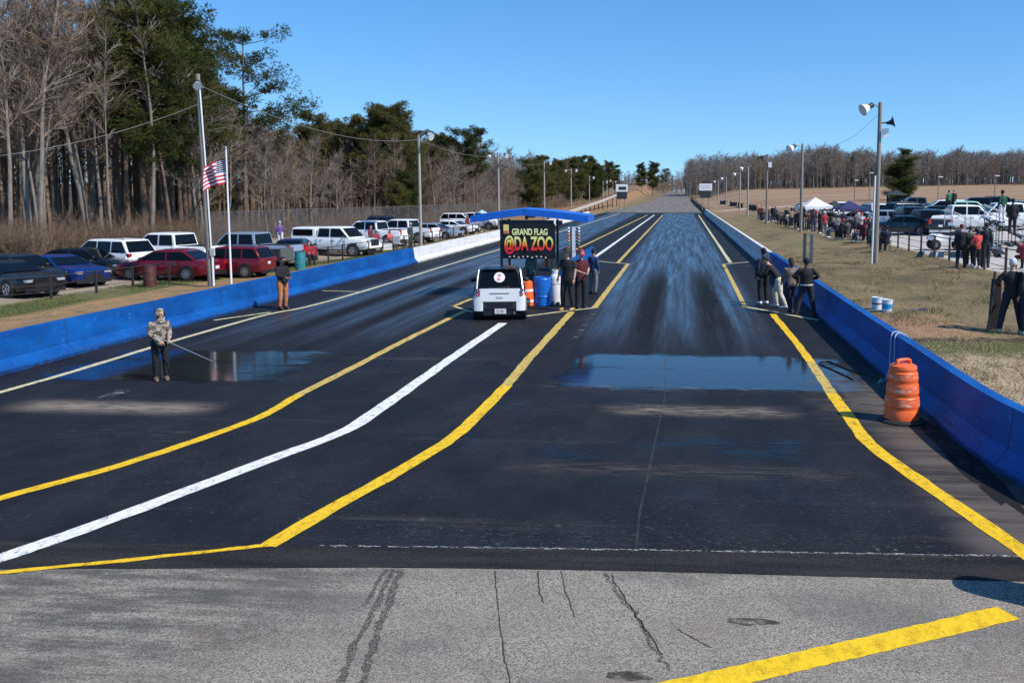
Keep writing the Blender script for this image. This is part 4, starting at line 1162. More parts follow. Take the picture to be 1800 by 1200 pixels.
SUV = dict(L=5.0, H=1.78, hw=.97, belt=1.10, cab=(-2.46, -2.05, .45, 1.35), axle=(1.48, -1.48), pillars=[.30, .64], seams=(1.0, -.05, -1.05), handles=(.15, -.9), tyre=.38, tuck=.78, rails=True, lamp_z=.86, tail_z=1.02, grille=(.78, .36), plate_z=.85,
           st=[(-2.46, .42, 1.04, .84), (-2.36, .34, 1.12, .94), (-1.5, .28, 1.12, .97), (.3, .28, 1.12, .97), (1.3, .28, 1.10, .96), (2.0, .30, 1.04, .94), (2.32, .34, .98, .88), (2.46, .44, .84, .78)])
PICKUP = dict(L=5.9, H=1.92, hw=1.0, belt=1.22, cab=(-.95, -.82, .95, 1.62), axle=(1.9, -1.85), pillars=[.46], seams=(1.3, .35, -.85), handles=(.5, -.5), tyre=.41, tuck=.80, lamp_z=.98, lamp_h=.2, tail_z=1.05, tail_h=.34, grille=(.92, .40), grille_m=chrome, bump_m=chrome, bed=(-2.85, -1.0, 1.21), plate_z=.75,
              st=[(-2.95, .52, 1.15, .94), (-2.90, .48, 1.22, .98), (-1.0, .42, 1.22, 1.0), (.8, .42, 1.22, 1.0), (1.6, .42, 1.20, .99), (2.5, .44, 1.15, .97), (2.85, .48, 1.08, .93), (2.95, .56, .95, .86)])
CAPTRUCK = dict(PICKUP, cap=(-2.92, -1.0, 1.88), bump_m=black_pl, grille_m=black_pl)
BIGSUV = dict(SUV, H=1.86, rails=False)
PROTO = {}
PARK = bpy.data.collections.new('unused')
def car(kind, spec, loc, heading, paint, label, cat, group=None, scale=1.0):
    if kind not in PROTO:
        r = vehicle(kind, spec); PROTO[kind] = r
    else:
        r = copy_tree(PROTO[kind])
    r.location = loc; r.rotation_euler = (0, 0, heading); r.scale = (scale,) * 3
    for c in r.children:
        if c.get('paint'):
            c.material_slots[0].link = 'OBJECT'; c.material_slots[0].material = paint
    tag(r, label, cat, group); return r
LG = 'cars and trucks parked on the left'; RG = 'cars and trucks parked on the right'
def lcar(kind, spec, px, py, heading, paint, label, cat, scale=1.0, dy=0):
    p = on_ground(px, py); p = Vector((p.x, p.y + dy, terrain(p.x, p.y + dy)))
    return car(kind, spec, p, rad(heading), paint, label, cat, LG, scale)
# headings: 0 = facing +x (toward the track), 90 = away from camera
lcar('coupe', COUPE, 18, 517, -22, BLACK, 'black coupe nosed toward the track at the far left edge', 'car', 1.0)
lcar('sedan', SEDAN, 35, 505, -18, CHAR, 'charcoal sedan between the black coupe and the blue car', 'car')
lcar('coupe', COUPE, 110, 501, -24, BLUE, 'bright blue sports car parked third from the left edge', 'car')
lcar('sedan', SEDAN, 150, 488, 10, BLACK, 'black sedan half hidden behind the blue car, in front of the white SUV', 'car')
lcar('suv', SUV, 192, 480, 162, WHITE, 'white SUV with a roof spoiler, facing the woods on the left', 'suv')
lcar('pickup_truck', PICKUP, 305, 470, 168, WHITE, 'white crew-cab pickup behind the dark red sedan', 'pickup')
lcar('sedan', SEDAN, 300, 491, 176, RED, 'dark red sedan behind the maroon trash can', 'car', 1.0)
lcar('suv', BIGSUV, 405, 486, 176, RED, 'dark red SUV parked behind the flagpole', 'suv', .84)
lcar('pickup_truck', PICKUP, 440, 468, 172, SILVER, 'silver pickup with a dark bed, right of the flagpole', 'pickup')
lcar('sedan', SEDAN, 520, 462, 100, NAVY, 'navy car seen from behind, next to the teal trash can', 'car')
lcar('capped_pickup', CAPTRUCK, 592, 449, -14, WHITE, 'white pickup with a windowed bed cap, facing the track', 'pickup')
lcar('pickup_truck', PICKUP, 655, 432, 168, WHITE, 'white pickup parked right behind the capped truck', 'pickup')
lcar('suv', SUV, 662, 415, 20, NAVY, 'dark blue SUV farther back near the chain-link fence', 'suv', 1.0, 4)
lcar('pickup_truck', PICKUP, 712, 426, 165, WHITE, 'white pickup just left of the light pole, behind the seated people', 'pickup')
lcar('sedan', SEDAN, 765, 421, -12, SILVER, 'silver sedan just right of the light pole, facing the track', 'car')
lcar('coupe', COUPE, 800, 412, -14, WHITE, 'white car beside the silver sedan', 'car')
lcar('suv', SUV, 812, 402, -15, WHITE, 'white SUV farther back behind the white car', 'suv')
lcar('pickup_truck', PICKUP, 838, 404, -12, WHITE, 'white pickup at the end of the left row, near the shelter roof', 'pickup')
lcar('sedan', SEDAN, 864, 402, -20, CHAR, 'charcoal sedan behind the left eave of the shelter', 'car')

# utility trailer with dark boards, in front of the silver pickup
p = on_ground(467, 474); r = empty('utility_trailer', p, rad(176), 'black utility trailer with angled side boards, in front of the silver pickup', 'trailer')
mb = MB(); mb.box((0, 0, .5), (2.4, 1.4, .1)); mb.build('deck', black_pl, r)
for s in (-1, 1):
    mb = MB(); mb.box((0, s * .72, .8), (2.4, .05, .55)); mb.build('side_board', mat('board_dark', (.035, .04, .04), .5), r)
    mb = MB(); mb.tube([(0, s * .85, .3), (0, s * 1.0, .3)], .3, 18); q = mb.build('wheel', tyre_m, r)
    mb = MB(); mb.tube([(0, s * .9, .3), (0, s * 1.01, .3)], .15, 12); mb.build('rim', rim_m, q)
mb = MB(); mb.box((-1.25, 0, .85), (.06, 1.4, .7)); mb.build('tailgate', mat('board_grey', (.10, .105, .10), .5), r)
mb = MB(); mb.tube([(1.2, .5, .48), (2.3, 0, .46), (1.2, -.5, .48)], .04, 6); mb.build('drawbar', black_pl, r)

def rcar(kind, spec, px, y, heading, paint, label, cat, scale=1.0):
    return car(kind, spec, col_at(px, y, 400), rad(heading), paint, label, cat, RG, scale)
rcar('coupe', COUPE, 1585, 66, 160, TEAL, 'dark teal coupe parked broadside behind the right rail fence', 'car', 1.0)
rcar('suv', SUV, 1594, 74, 90, BLACK, 'black SUV showing its rear behind the dark teal coupe', 'suv', 1.0)
rcar('sedan', SEDAN, 1550, 78, 176, SILVER, 'pale silver car right behind the tall wooden pole', 'car')
rcar('pickup_truck', PICKUP, 1690, 66, -3, WHITE, 'white crew-cab pickup broadside, behind the dark group at the fence', 'pickup')
rcar('pickup_truck', PICKUP, 1692, 77, -6, MINT, 'mint green pickup farther back behind the white pickup', 'pickup')
rcar('pickup_truck', PICKUP, 1482, 98, 182, WHITE, 'white pickup under the navy tent behind the seated crowd', 'pickup')
rcar('suv', SUV, 1530, 90, 100, WHITE, 'white SUV behind the navy tent and the tall pole', 'suv')
rcar('coupe', COUPE, 1505, 80, 120, WHITE, 'white car with a raised look behind the crowd left of the tall pole', 'car')
rcar('sedan', SEDAN, 1640, 84, 170, CHAR, 'charcoal sedan in the back row left of the mint pickup', 'car')
rcar('suv', SUV, 1600, 84, 20, TEAL, 'dark green SUV in the back row below the lone pine', 'suv')
rcar('pickup_truck', PICKUP, 1628, 66, 95, BLACK, 'black pickup seen from behind, left of the white pickup', 'pickup', .9)
rcar('sedan', SEDAN, 1752, 82, 172, BLACK, 'black sedan in the back row behind the bleachers', 'car')
rcar('suv', SUV, 1790, 74, 178, GREY, 'grey SUV at the right edge behind the bleachers', 'suv')
rcar('sedan', SEDAN, 1412, 124, 100, WHITE, 'white car left of the white tent at the far end of the crowd', 'car')

for px, y, hd, kind, spec, pt, lab, cat in ((1655, 92, 175, 'suv', SUV, WHITE, 'white SUV in the far back row behind the mint pickup', 'suv'), (1720, 88, 170, 'pickup_truck', PICKUP, BLACK, 'black pickup in the back row right of the mint pickup', 'pickup'),
        (1770, 66, 178, 'pickup_truck', PICKUP, WHITE, 'white pickup behind the person in green on the bleachers', 'pickup'), (1622, 76, 172, 'sedan', SEDAN, BLACK, 'black sedan between the dark teal coupe and the mint pickup', 'car'),
        (1568, 88, 174, 'suv', SUV, NAVY, 'navy SUV in front of the dark green hut', 'suv'), (1545, 96, 10, 'sedan', SEDAN, WHITE, 'white car in the back row left of the dark green hut', 'car'),
        (1672, 104, 176, 'sedan', SEDAN, SILVER, 'silver car in the farthest row below the field', 'car'), (1610, 106, 178, 'pickup_truck', PICKUP, GREY, 'grey pickup in the farthest row right of the lone pine', 'pickup'), (1735, 102, 172, 'suv', SUV, BLACK, 'black SUV in the farthest row above the bleachers', 'suv'), (1790, 96, 176, 'sedan', SEDAN, WHITE, 'white car in the farthest row at the right edge', 'car')):
    rcar(kind, spec, px, y, hd, pt, lab, cat)
# quad bike
b = col_at(1664, 50, 430); r = empty('quad_bike', b, rad(175), 'white quad bike parked in front of the white pickup, left of the dark group', 'quad bike')
mb = MB(); mb.loft([[(x, -w_, z0), (x, w_, z0), (x, w_ * .8, z1), (x, -w_ * .8, z1)] for x, w_, z0, z1 in ((-.95, .3, .55, .75), (-.6, .42, .5, .82), (-.1, .2, .45, .72), (.35, .22, .5, .85), (.7, .44, .5, .86), (1.0, .3, .55, .72))], 0); mb.build('body', whitem, r)
mb = MB(); mb.box((-.25, 0, .84), (.7, .32, .12)); mb.build('seat', black_pl, r)
mb = MB(); mb.tube([(.35, -.4, 1.05), (.42, 0, .98), (.35, .4, 1.05)], .02, 6); mb.build('handlebar', black_pl, r)
for x in (-.62, .66):
    for s in (-1, 1):
        mb = MB(); mb.tube([(x, s * .32, .29), (x, s * .36, .29), (x, s * .53, .29), (x, s * .57, .29)], [.24, .29, .29, .24], 16); q = mb.build('wheel', tyre_m, r)
        mb = MB(); mb.tube([(x, s * .5, .29), (x, s * .58, .29)], .12, 10); mb.build('rim', rim_m, q)

# ---------------------------------------------------------------- the small white car by the start line
p = on_plane(879, 563)
S = dict(L=2.7, H=1.56, hw=.78, belt=.96, cab=(-1.26, -.98, .35, .98), axle=(.93, -.93), pillars=[.42], tyre=.29, tuck=.80, hwx=.78, lamp_z=.74, tail_z=2.9, plate_z=9, spokes=6, seams=(.62, -.32), grille=(.5, .2),
         st=[(-1.32, .40, .86, .66), (-1.28, .34, .95, .74), (-.9, .26, .97, .78), (.3, .24, .97, .78), (.8, .24, .95, .77), (1.15, .28, .86, .74), (1.33, .36, .68, .62)])
r = vehicle('small_car', S); tag(r, 'small white two-seat hatchback seen from behind, parked on the white centre line', 'car')
r.location = (p.x - .25, p.y + 1.26, 0); r.rotation_euler = (0, 0, rad(101))
carblack = paint_m('gloss_black', (.01, .011, .012))
for o in list(r.children):
    if o.name.split('.')[0] in ('taillight', 'number_plate', 'bumper') and o.name.split('.')[0] != 'x':
        if o.name.split('.')[0] == 'bumper' and o.data.vertices[0].co.x > 0: continue
        bpy.data.objects.remove(o, do_unlink=True)
    elif o.name.split('.')[0] == 'cabin':
        o.data.materials[0] = carblack; cabx = o
XB = -1.30
mb = MB(); mb.loft([[(XB - .03 - .02 * q, y * .58, z) for y in (-1, -.5, 0, .5, 1)] for q, z in ((0, .60), (1, .66), (1.4, .80), (1, .90), (0, .945))], 0, False, False); 
hatch = MB(); hatch.prism([(-.60, .58), (.60, .58), (.57, .965), (-.57, .965)], XB - .055, XB + .03, 0, 'x'); ht = hatch.build('tailgate', WHITE, r)
mb = MB(); mb.box((XB - .06, 0, .835), (.02, .58, .03)); mb.build('handle_recess', mat('seam_grey', (.35, .35, .35), .5), ht)
mb = MB(); mb.box((XB - .06, 0, .71), (.012, .20, .06)); mb.build('emblem', mat('emblem_grey', (.55, .55, .56), .4), ht)
for s in (-1, 1):
    for z, c in ((.905, black_pl), (.79, taill)):
        mb = MB(); mb.tube([(XB + .06, s * .665, z), (XB - .055, s * .655, z)], .052, 16); q = mb.build('taillight', c, r)
        mb = MB(); mb.tube([(XB - .05, s * .655, z), (XB - .06, s * .655, z)], .026, 12); mb.build('lens', mat('lens_pink', (.55, .25, .28), .2), q)
    mb = MB(); mb.loft([[(XB - .05 + d, s * y, z) for d, y in ((0, .50), (-.02, .60), (.0, .72), (.10, .79), (.30, .80))] for z in (.30, .40, .55, .70)], 0, False, False)
    mb2 = MB(); mb2.loft([[(XB + .25, s * .50, z), (XB - .045, s * .50, z), (XB - .06, s * .66, z), (XB - .0, s * .77, z), (XB + .25, s * .805, z)] for z in (.30, .34, .55, .66, .72)], 0, True, True)
    mb2.build('rear_fender', WHITE, r)
mb = MB(); mb.prism([(-.50, .36), (.50, .36), (.52, .58), (-.52, .58)], XB - .035, XB + .1, 0, 'x'); bmp = mb.build('bumper', mat('bumper_grey', (.03, .031, .032), .55), r)
for z in (.42, .47, .52):
    mb = MB(); mb.box((XB - .04, 0, z), (.02, .8, .018)); mb.build('bumper_slat', black_pl, bmp, smooth=False)
mb = MB(); mb.box((XB - .05, -.02, .285), (.02, .34, .15)); q = mb.build('number_plate', plate_m, r, smooth=False)
mb = MB(); mb.box((XB - .062, .06, .29), (.006, .05, .10)); mb.box((XB - .062, -.06, .29), (.006, .11, .08)); mb.build('plate_marks', mat('plate_grey', (.35, .36, .35), .5), q, smooth=False)
mb = MB(); mb.box((XB + .15, 0, .26), (.3, 1.0, .2)); mb.build('undertray', black_pl, r)
mb = MB(); mb.tube([(XB - .02, -.42, .24), (XB - .06, -.44, .23)], .045, 12); mb.build('exhaust', chrome, r)
silver = mat('silver_frame', (.30, .31, .32), .35, metal=.6)
for s in (-1, 1):
    mb = MB(); mb.tube([(-1.29, s * .69, .95), (-1.16, s * .665, 1.22), (-1.0, s * .625, 1.50), (-.6, s * .60, 1.545)], [.035, .032, .028, .02], 8); mb.build('pillar_trim', silver, cabx)
mb = MB(); mb.tube([(-1.315, .02, .99), (-1.27, -.30, 1.03)], .011, 6); mb.build('wiper', black_pl, cabx)
mb = MB(); mb.box((-1.0, 0, 1.535), (.16, 1.0, .03)); mb.build('spoiler', carblack, cabx)
# round sticker on the rear glass
zc, x_s = 1.28, -1.26 + (.28) * ((1.28 - .96) / (1.51 - .96))
nrm = Vector((-(1.51 - .96), 0, .28)).normalized(); up = Vector((.28, 0, 1.51 - .96)).normalized()
mb = MB(); c0 = Vector((x_s, -.0, zc)) + nrm * .02
def disc(mb, c, rr, m=0, n=24, t=.006): mb.loft([[c + nrm * k + Vector((0, 1, 0)) * rr * math.cos(2 * math.pi * j / n) + up * rr * math.sin(2 * math.pi * j / n) for j in range(n)] for k in (0, t)], m)
disc(mb, c0, .165); st = mb.build('sticker', mat('sticker_white', (.75, .73, .73), .5), cabx)
mb = MB(); disc(mb, c0 + nrm * .006 + up * .06, .05); disc(mb, c0 + nrm * .006 - up * .07 + Vector((0, .03, 0)), .05); mb.build('sticker_print', mat('sticker_red', (.6, .2, .22), .5), cabx)

# ---------------------------------------------------------------- tents, hut, bleachers
def tent(px, y, top, eave, wpx, m, label):
    b = col_at(px, y, 395); r = empty('canopy_tent', b, rad(8), label, 'tent', 'pop-up tents on the right')
    zt, ze = (pt_at(px, q, y).z - b.z for q in (top, eave)); h = wpx / F * y / 2
    mb = MB(); n = 6
    rings = []
    for i in range(n + 1):
        t = i / n; q = h * (1 - t) + .02; z = ze + (zt - ze) * (t ** 1.15)
        rings.append([(-q, -q, z), (0, -q, z - .05 * (1 - t)), (q, -q, z), (q, 0, z - .05 * (1 - t)), (q, q, z), (0, q, z - .05 * (1 - t)), (-q, q, z), (-q, 0, z - .05 * (1 - t))])
    rings.insert(0, [(x * 1.005, y2 * 1.005, z - .25) for x, y2, z in rings[0]])
    mb.loft(rings, 0, True); mb.build('canopy', m, r, angle=20)
    for sx in (-1, 1):
        for sy in (-1, 1):
            mb = MB(); mb.box((sx * h * .96, sy * h * .96, ze / 2), (.05, .05, ze)); mb.build('leg', steel, r, smooth=False)
tent(1432, 82, 347, 362, 47, mat('tent_white', (.80, .80, .80), .7), 'white peaked pop-up tent above the crowd on the right')
tent(1492, 80, 353, 366, 46, mat('tent_navy', (.022, .024, .10), .7), 'navy blue peaked pop-up tent right of the white one')
tent(1466, 90, 353, 366, 40, mat('tent_green', (.012, .03, .03), .7), 'dark green pop-up tent between the white and navy ones')
tent(848, 112, 369, 379, 34, mat('tent_sky', (.35, .65, .78), .7), 'pale sky blue tent peeking over the left eave of the shelter')
b = col_at(1573, 92, 380); r = empty('viewing_hut', b, 0, 'dark green raised hut with a small hip roof, below the lone pine', 'hut')
zt = pt_at(1573, 334, 92).z - b.z; zf = pt_at(1573, 366, 92).z - b.z
for sx in (-1, 1):
    for sy in (-1, 1):
        mb = MB(); mb.box((sx * .62, sy * .62, (zt - .5) / 2), (.16, .16, zt - .5)); mb.build('post', mat('hut_green', (.018, .03, .03), .7), r, smooth=False)
mb = MB(); mb.box((0, 0, zf), (1.5, 1.5, .14)); mb.build('floor', MATS['hut_green'], r, smooth=False)
mb = MB(); mb.box((0, .3, zf + .5), (1.3, .08, 1.0)); mb.build('wall', MATS['hut_green'], r, smooth=False)
mb = MB(); mb.loft([[(-q, -q, z), (q, -q, z), (q, q, z), (-q, q, z)] for q, z in ((.95, zt - .5), (.9, zt - .45), (.1, zt), (.02, zt + .02))], 0); mb.build('roof', MATS['hut_green'], r, smooth=False)

alu = mat('bleacher_aluminium', (.50, .51, .52), .35, metal=.5)
def bleacher(px, y, rz, label, rows=4, Lb=4.2):
    b = col_at(px, y, 440); r = empty('bleachers', b, rad(rz), label, 'bleachers', 'aluminium bleachers on the right')
    for i in range(rows):
        z = .42 + .34 * i; yy = .65 * i
        mb = MB(); mb.box((0, yy, z), (Lb, .26, .05)); mb.build('seat', alu, r, smooth=False)
        mb = MB(); mb.box((0, yy - .33, z - .26), (Lb, .28, .04)); mb.build('footboard', black_pl, r, smooth=False)
    for x in (-Lb / 2 + .2, 0, Lb / 2 - .2):
        mb = MB()
        mb.tube([(x, -.3, .05), (x, .65 * rows - .5, .40 + .34 * (rows - 1))], .03, 6); mb.tube([(x, -.3, .05), (x, .65 * rows - .4, .05)], .03, 6)
        for i in range(rows): mb.tube([(x, .65 * i, .05), (x, .65 * i, .40 + .34 * i)], .025, 6)
        mb.build('frame', black_pl, r)
    for x in (-Lb / 2, Lb / 2):
        mb = MB(); e = .65 * (rows - 1); t = .42 + .34 * (rows - 1)
        mb.tube([(x, -.1, .45), (x, -.1, 1.2), (x, e + .3, t + .75), (x, e + .3, t)], .024, 6); mb.tube([(x, -.1, .85), (x, e + .3, t + .42)], .02, 6)
        for i in range(1, rows): mb.tube([(x, .65 * i, .42 + .34 * i), (x, .65 * i, 1.15 + .34 * i)], .022, 6)
        mb.build('handrail', mat('rail_grey', (.40, .41, .42), .5, metal=.3), r)
bleacher(1745, 46, 74, 'aluminium bleachers with white handrails behind the dark group at the fence')
bleacher(1800, 52, 76, 'second set of bleachers farther back at the right edge', 4)

# folding chairs and coolers of the spectators
def folding_chair(loc, rz, m, label):
    r = empty('folding_chair', loc, rz, label, 'chair', 'folding chairs')
    mb = MB(); mb.box((0, 0, .44), (.5, .46, .04)); mb.build('seat', m, r)
    mb = MB(); mb.box((0, .25, .72), (.5, .04, .46)); mb.build('backrest', m, r)
    for s in (-1, 1):
        mb = MB(); mb.tube([(s * .26, -.24, 0), (s * .26, .26, .95)], .014, 6); mb.build('leg', darkm, r)
        mb = MB(); mb.tube([(s * .26, .26, 0), (s * .26, -.22, .62)], .014, 6); mb.build('leg', darkm, r)
    return r
p = on_ground(550, 462); folding_chair(p, rad(200), mat('chair_red', (.42, .02, .04), .7), 'red folding chair at the tail of the capped white truck')
p = on_ground(700, 440); folding_chair(p, rad(170), mat('chair_white', (.6, .6, .6), .7), 'pale folding chair beside the seated people near the light pole')
for px, py, c, lab in ((682, 440, (.75, .75, .75), 'white cooler on the ground left of the seated person in red'), (645, 447, (.6, .62, .62), 'pale cooler in front of the white pickups')):
    p = on_ground(px, py); r = empty('cooler', p, .3, lab, 'cooler', 'coolers on the left verge')
    mb = MB(); mb.box((0, 0, .2), (.6, .36, .4)); mb.build('body', mat('cooler%d' % px, c, .5), r)
    mb = MB(); mb.box((0, 0, .425), (.62, .38, .05)); mb.build('lid', whitem, r)
    mb = MB(); mb.tube([(-.31, 0, .3), (-.36, 0, .36), (-.31, 0, .42)], .02, 6); mb.build('handle', darkm, r)
# ---------------------------------------------------------------- people (local: facing -y, x = picture right when facing away is +x)
SKIN = [mat('skin_fair', (.50, .29, .20), .55), mat('skin_tan', (.30, .16, .10), .55), mat('skin_deep', (.10, .05, .032), .5)]
eye_m = mat('eye_dark', (.01, .008, .008), .2)
POSE = {}
def limbpts(sh, el, wr_): return sh, el, wr_
BASE = dict(pel=(0, 0, .95), che=(0, .0, 1.33), nek=(0, -.01, 1.50), hed=(0, -.03, 1.635),
            shL=(-.168, .01, 1.405), elL=(-.225, .03, 1.14), wrL=(-.225, -.05, .90), shR=(.168, .01, 1.405), elR=(.225, .03, 1.14), wrR=(.225, -.05, .90),
            hiL=(-.095, 0, .93), knL=(-.11, -.02, .50), anL=(-.115, .03, .085), hiR=(.095, 0, .93), knR=(.11, -.02, .50), anR=(.115, .03, .085), face=(0, -1, 0))
def pose(**k): d = dict(BASE); d.update(k); return d
POSES = dict(
    stand=pose(),
    spray=pose(nek=(0, -.04, 1.49), hed=(.03, -.08, 1.62), elR=(.22, -.10, 1.16), wrR=(.16, -.30, 1.02), elL=(-.22, -.08, 1.15), wrL=(-.02, -.27, .98), face=(.6, -.8, -.15)),
    phone=pose(elR=(.24, -.04, 1.16), wrR=(.10, -.28, 1.08), elL=(-.24, -.04, 1.16), wrL=(-.05, -.28, 1.08), hed=(.0, -.06, 1.63), face=(0, -.9, -.4)),
    relaxed=pose(knL=(-.13, -.05, .50), anL=(-.16, .02, .085), anR=(.13, .06, .085), elL=(-.26, .02, 1.16), wrL=(-.27, -.07, .92)),
    wide=pose(hiL=(-.10, 0, .92), knL=(-.17, -.03, .50), anL=(-.23, .05, .085), knR=(.17, -.05, .50), anR=(.25, 0, .085), elL=(-.34, .0, 1.19), wrL=(-.20, -.20, 1.10), elR=(.36, .0, 1.19), wrR=(.22, -.20, 1.10)),
    step=pose(knL=(-.10, -.16, .52), anL=(-.11, -.22, .09), knR=(.10, .05, .49), anR=(.12, .30, .12), elL=(-.24, .12, 1.17), wrL=(-.22, .03, .95), elR=(.23, -.08, 1.17), wrR=(.22, -.20, .98)),
    lean=pose(pel=(0, .12, .90), che=(0, -.12, 1.27), nek=(0, -.22, 1.38), hed=(0, -.30, 1.49), shL=(-.185, -.15, 1.34), shR=(.185, -.15, 1.34), elL=(-.24, -.25, 1.07), wrL=(-.15, -.42, .95), elR=(.24, -.25, 1.07), wrR=(.15, -.42, .95),
              hiL=(-.10, .12, .88), hiR=(.10, .12, .88), knL=(-.15, -.05, .48), anL=(-.19, .0, .085), knR=(.14, .18, .46), anR=(.18, .36, .09), face=(0, -.9, -.35)),
    sit=pose(pel=(0, .10, .52), che=(0, .16, .93), nek=(0, .14, 1.07), hed=(0, .11, 1.20), shL=(-.185, .16, 1.0), shR=(.185, .16, 1.0), elL=(-.25, .05, .75), wrL=(-.12, -.18, .68), elR=(.25, .05, .75), wrR=(.12, -.18, .68),
             hiL=(-.10, .08, .50), hiR=(.10, .08, .50), knL=(-.13, -.36, .50), anL=(-.13, -.38, .085), knR=(.13, -.36, .50), anR=(.13, -.40, .085)),
)
def lerp3(a, b, t): return tuple(a[i] + (b[i] - a[i]) * t for i in range(3))
def remesh(mb, name, m, vox):
    me = mb.mesh('tmp', m, False)
    bm = bmesh.new(); bm.from_mesh(me); bmesh.ops.recalc_face_normals(bm, faces=bm.faces); bm.to_mesh(me); bm.free()
    o = bpy.data.objects.new('tmp', me); col.objects.link(o)
    rm = o.modifiers.new('r', 'REMESH'); rm.mode = 'VOXEL'; rm.voxel_size = vox; rm.use_smooth_shade = True
    s = o.modifiers.new('s', 'SMOOTH'); s.iterations = 3; s.factor = .5
    dg = bpy.context.evaluated_depsgraph_get(); dg.update()
    out = bpy.data.meshes.new_from_object(o.evaluated_get(dg)); out.name = name
    out.materials.clear(); out.materials.append(m); out.shade_smooth()
    bpy.data.objects.remove(o); bpy.data.meshes.remove(me)
    return out
def torso(mb, P, g=0.0, low=.0):
    a, b, c = Vector(P['pel']), Vector(P['che']), Vector(P['nek'])
    st = [(a + Vector((0, 0, -.08 - low)), .15 + g, .105 + g), (a, .165 + g, .115 + g), (a.lerp(b, .35), .15 + g, .105 + g), (a.lerp(b, .75), .175 + g, .115 + g), (b, .172 + g * .7, .112 + g), (b.lerp(c, .45), .135 + g * .6, .09 + g), (b.lerp(c, .8), .075 + g * .5, .065 + g * .5)]
    mb.loft([[p + Vector((rx * math.cos(2 * math.pi * j / 16), ry * math.sin(2 * math.pi * j / 16), 0)) for j in range(16)] for p, rx, ry in st], 0, True)
def arm(mb, P, s, g=0.0, cut=1.0):
    sh, el, wr_ = (Vector(P[k + s]) for k in ('sh', 'el', 'wr'))
    e = el.lerp(wr_, cut)
    mb.tube([sh.lerp(Vector(P['che']), .25), sh, sh.lerp(el, .5), el, el.lerp(e, .5), e], [.055 + g * .6, .056 + g * .8, .048 + g, .041 + g, .039 + g, .030 + g], 10)
def leg(mb, P, s, g=0.0):
    h, k, a = (Vector(P[q + s]) for q in ('hi', 'kn', 'an'))
    mb.tube([h + Vector((0, 0, .06)), h, h.lerp(k, .5), k, k.lerp(a, .4), a], [.08 + g, .092 + g, .075 + g, .056 + g, .052 + g, .036 + g], 12)
def foot(mb, P, s, g=0.0):
    a = Vector(P['an' + s]); k = Vector(P['kn' + s])
    mb.loft([[(a.x + w_ * math.cos(t), a.y + y, a.z - .085 + hgt * (.5 + .5 * math.sin(t))) for t in [2 * math.pi * j / 10 for j in range(10)]] for y, w_, hgt in ((.07, .03 + g, .06), (.04, .042 + g, .11 + g), (-.04, .044 + g, .10 + g), (-.13, .05 + g, .06 + g), (-.19, .035 + g, .04 + g))], 0, True)
def hand(mb, P, s):
    el, w_ = Vector(P['el' + s]), Vector(P['wr' + s]); d = (w_ - el).normalized()
    side = d.cross(Vector((1 if s == 'R' else -1, 0, 0)));
    side = side.normalized() if side.length > .1 else Vector((0, 1, 0))
    out = d.cross(side).normalized()
    palm = w_ + d * .05
    mb.tube([w_ - d * .02, w_ + d * .02, palm, w_ + d * .085], [.026, .034, .040, .034], 8, ell=.55)
    curl = -out if out.dot(Vector((0, 0, 0)) - w_) < 0 else out
    for i, L in enumerate((.062, .074, .070, .055)):
        b = w_ + d * .075 + side * (.028 - .0187 * i)
        mb.tube([b, b + d * L * .55, b + d * L * .9 + curl * .016], [.0095, .009, .007], 6)
    b = w_ + d * .025 + side * .035
    mb.tube([b - side * .01, b + side * .02 + d * .025, b + side * .026 + d * .055], [.011, .0105, .008], 6)
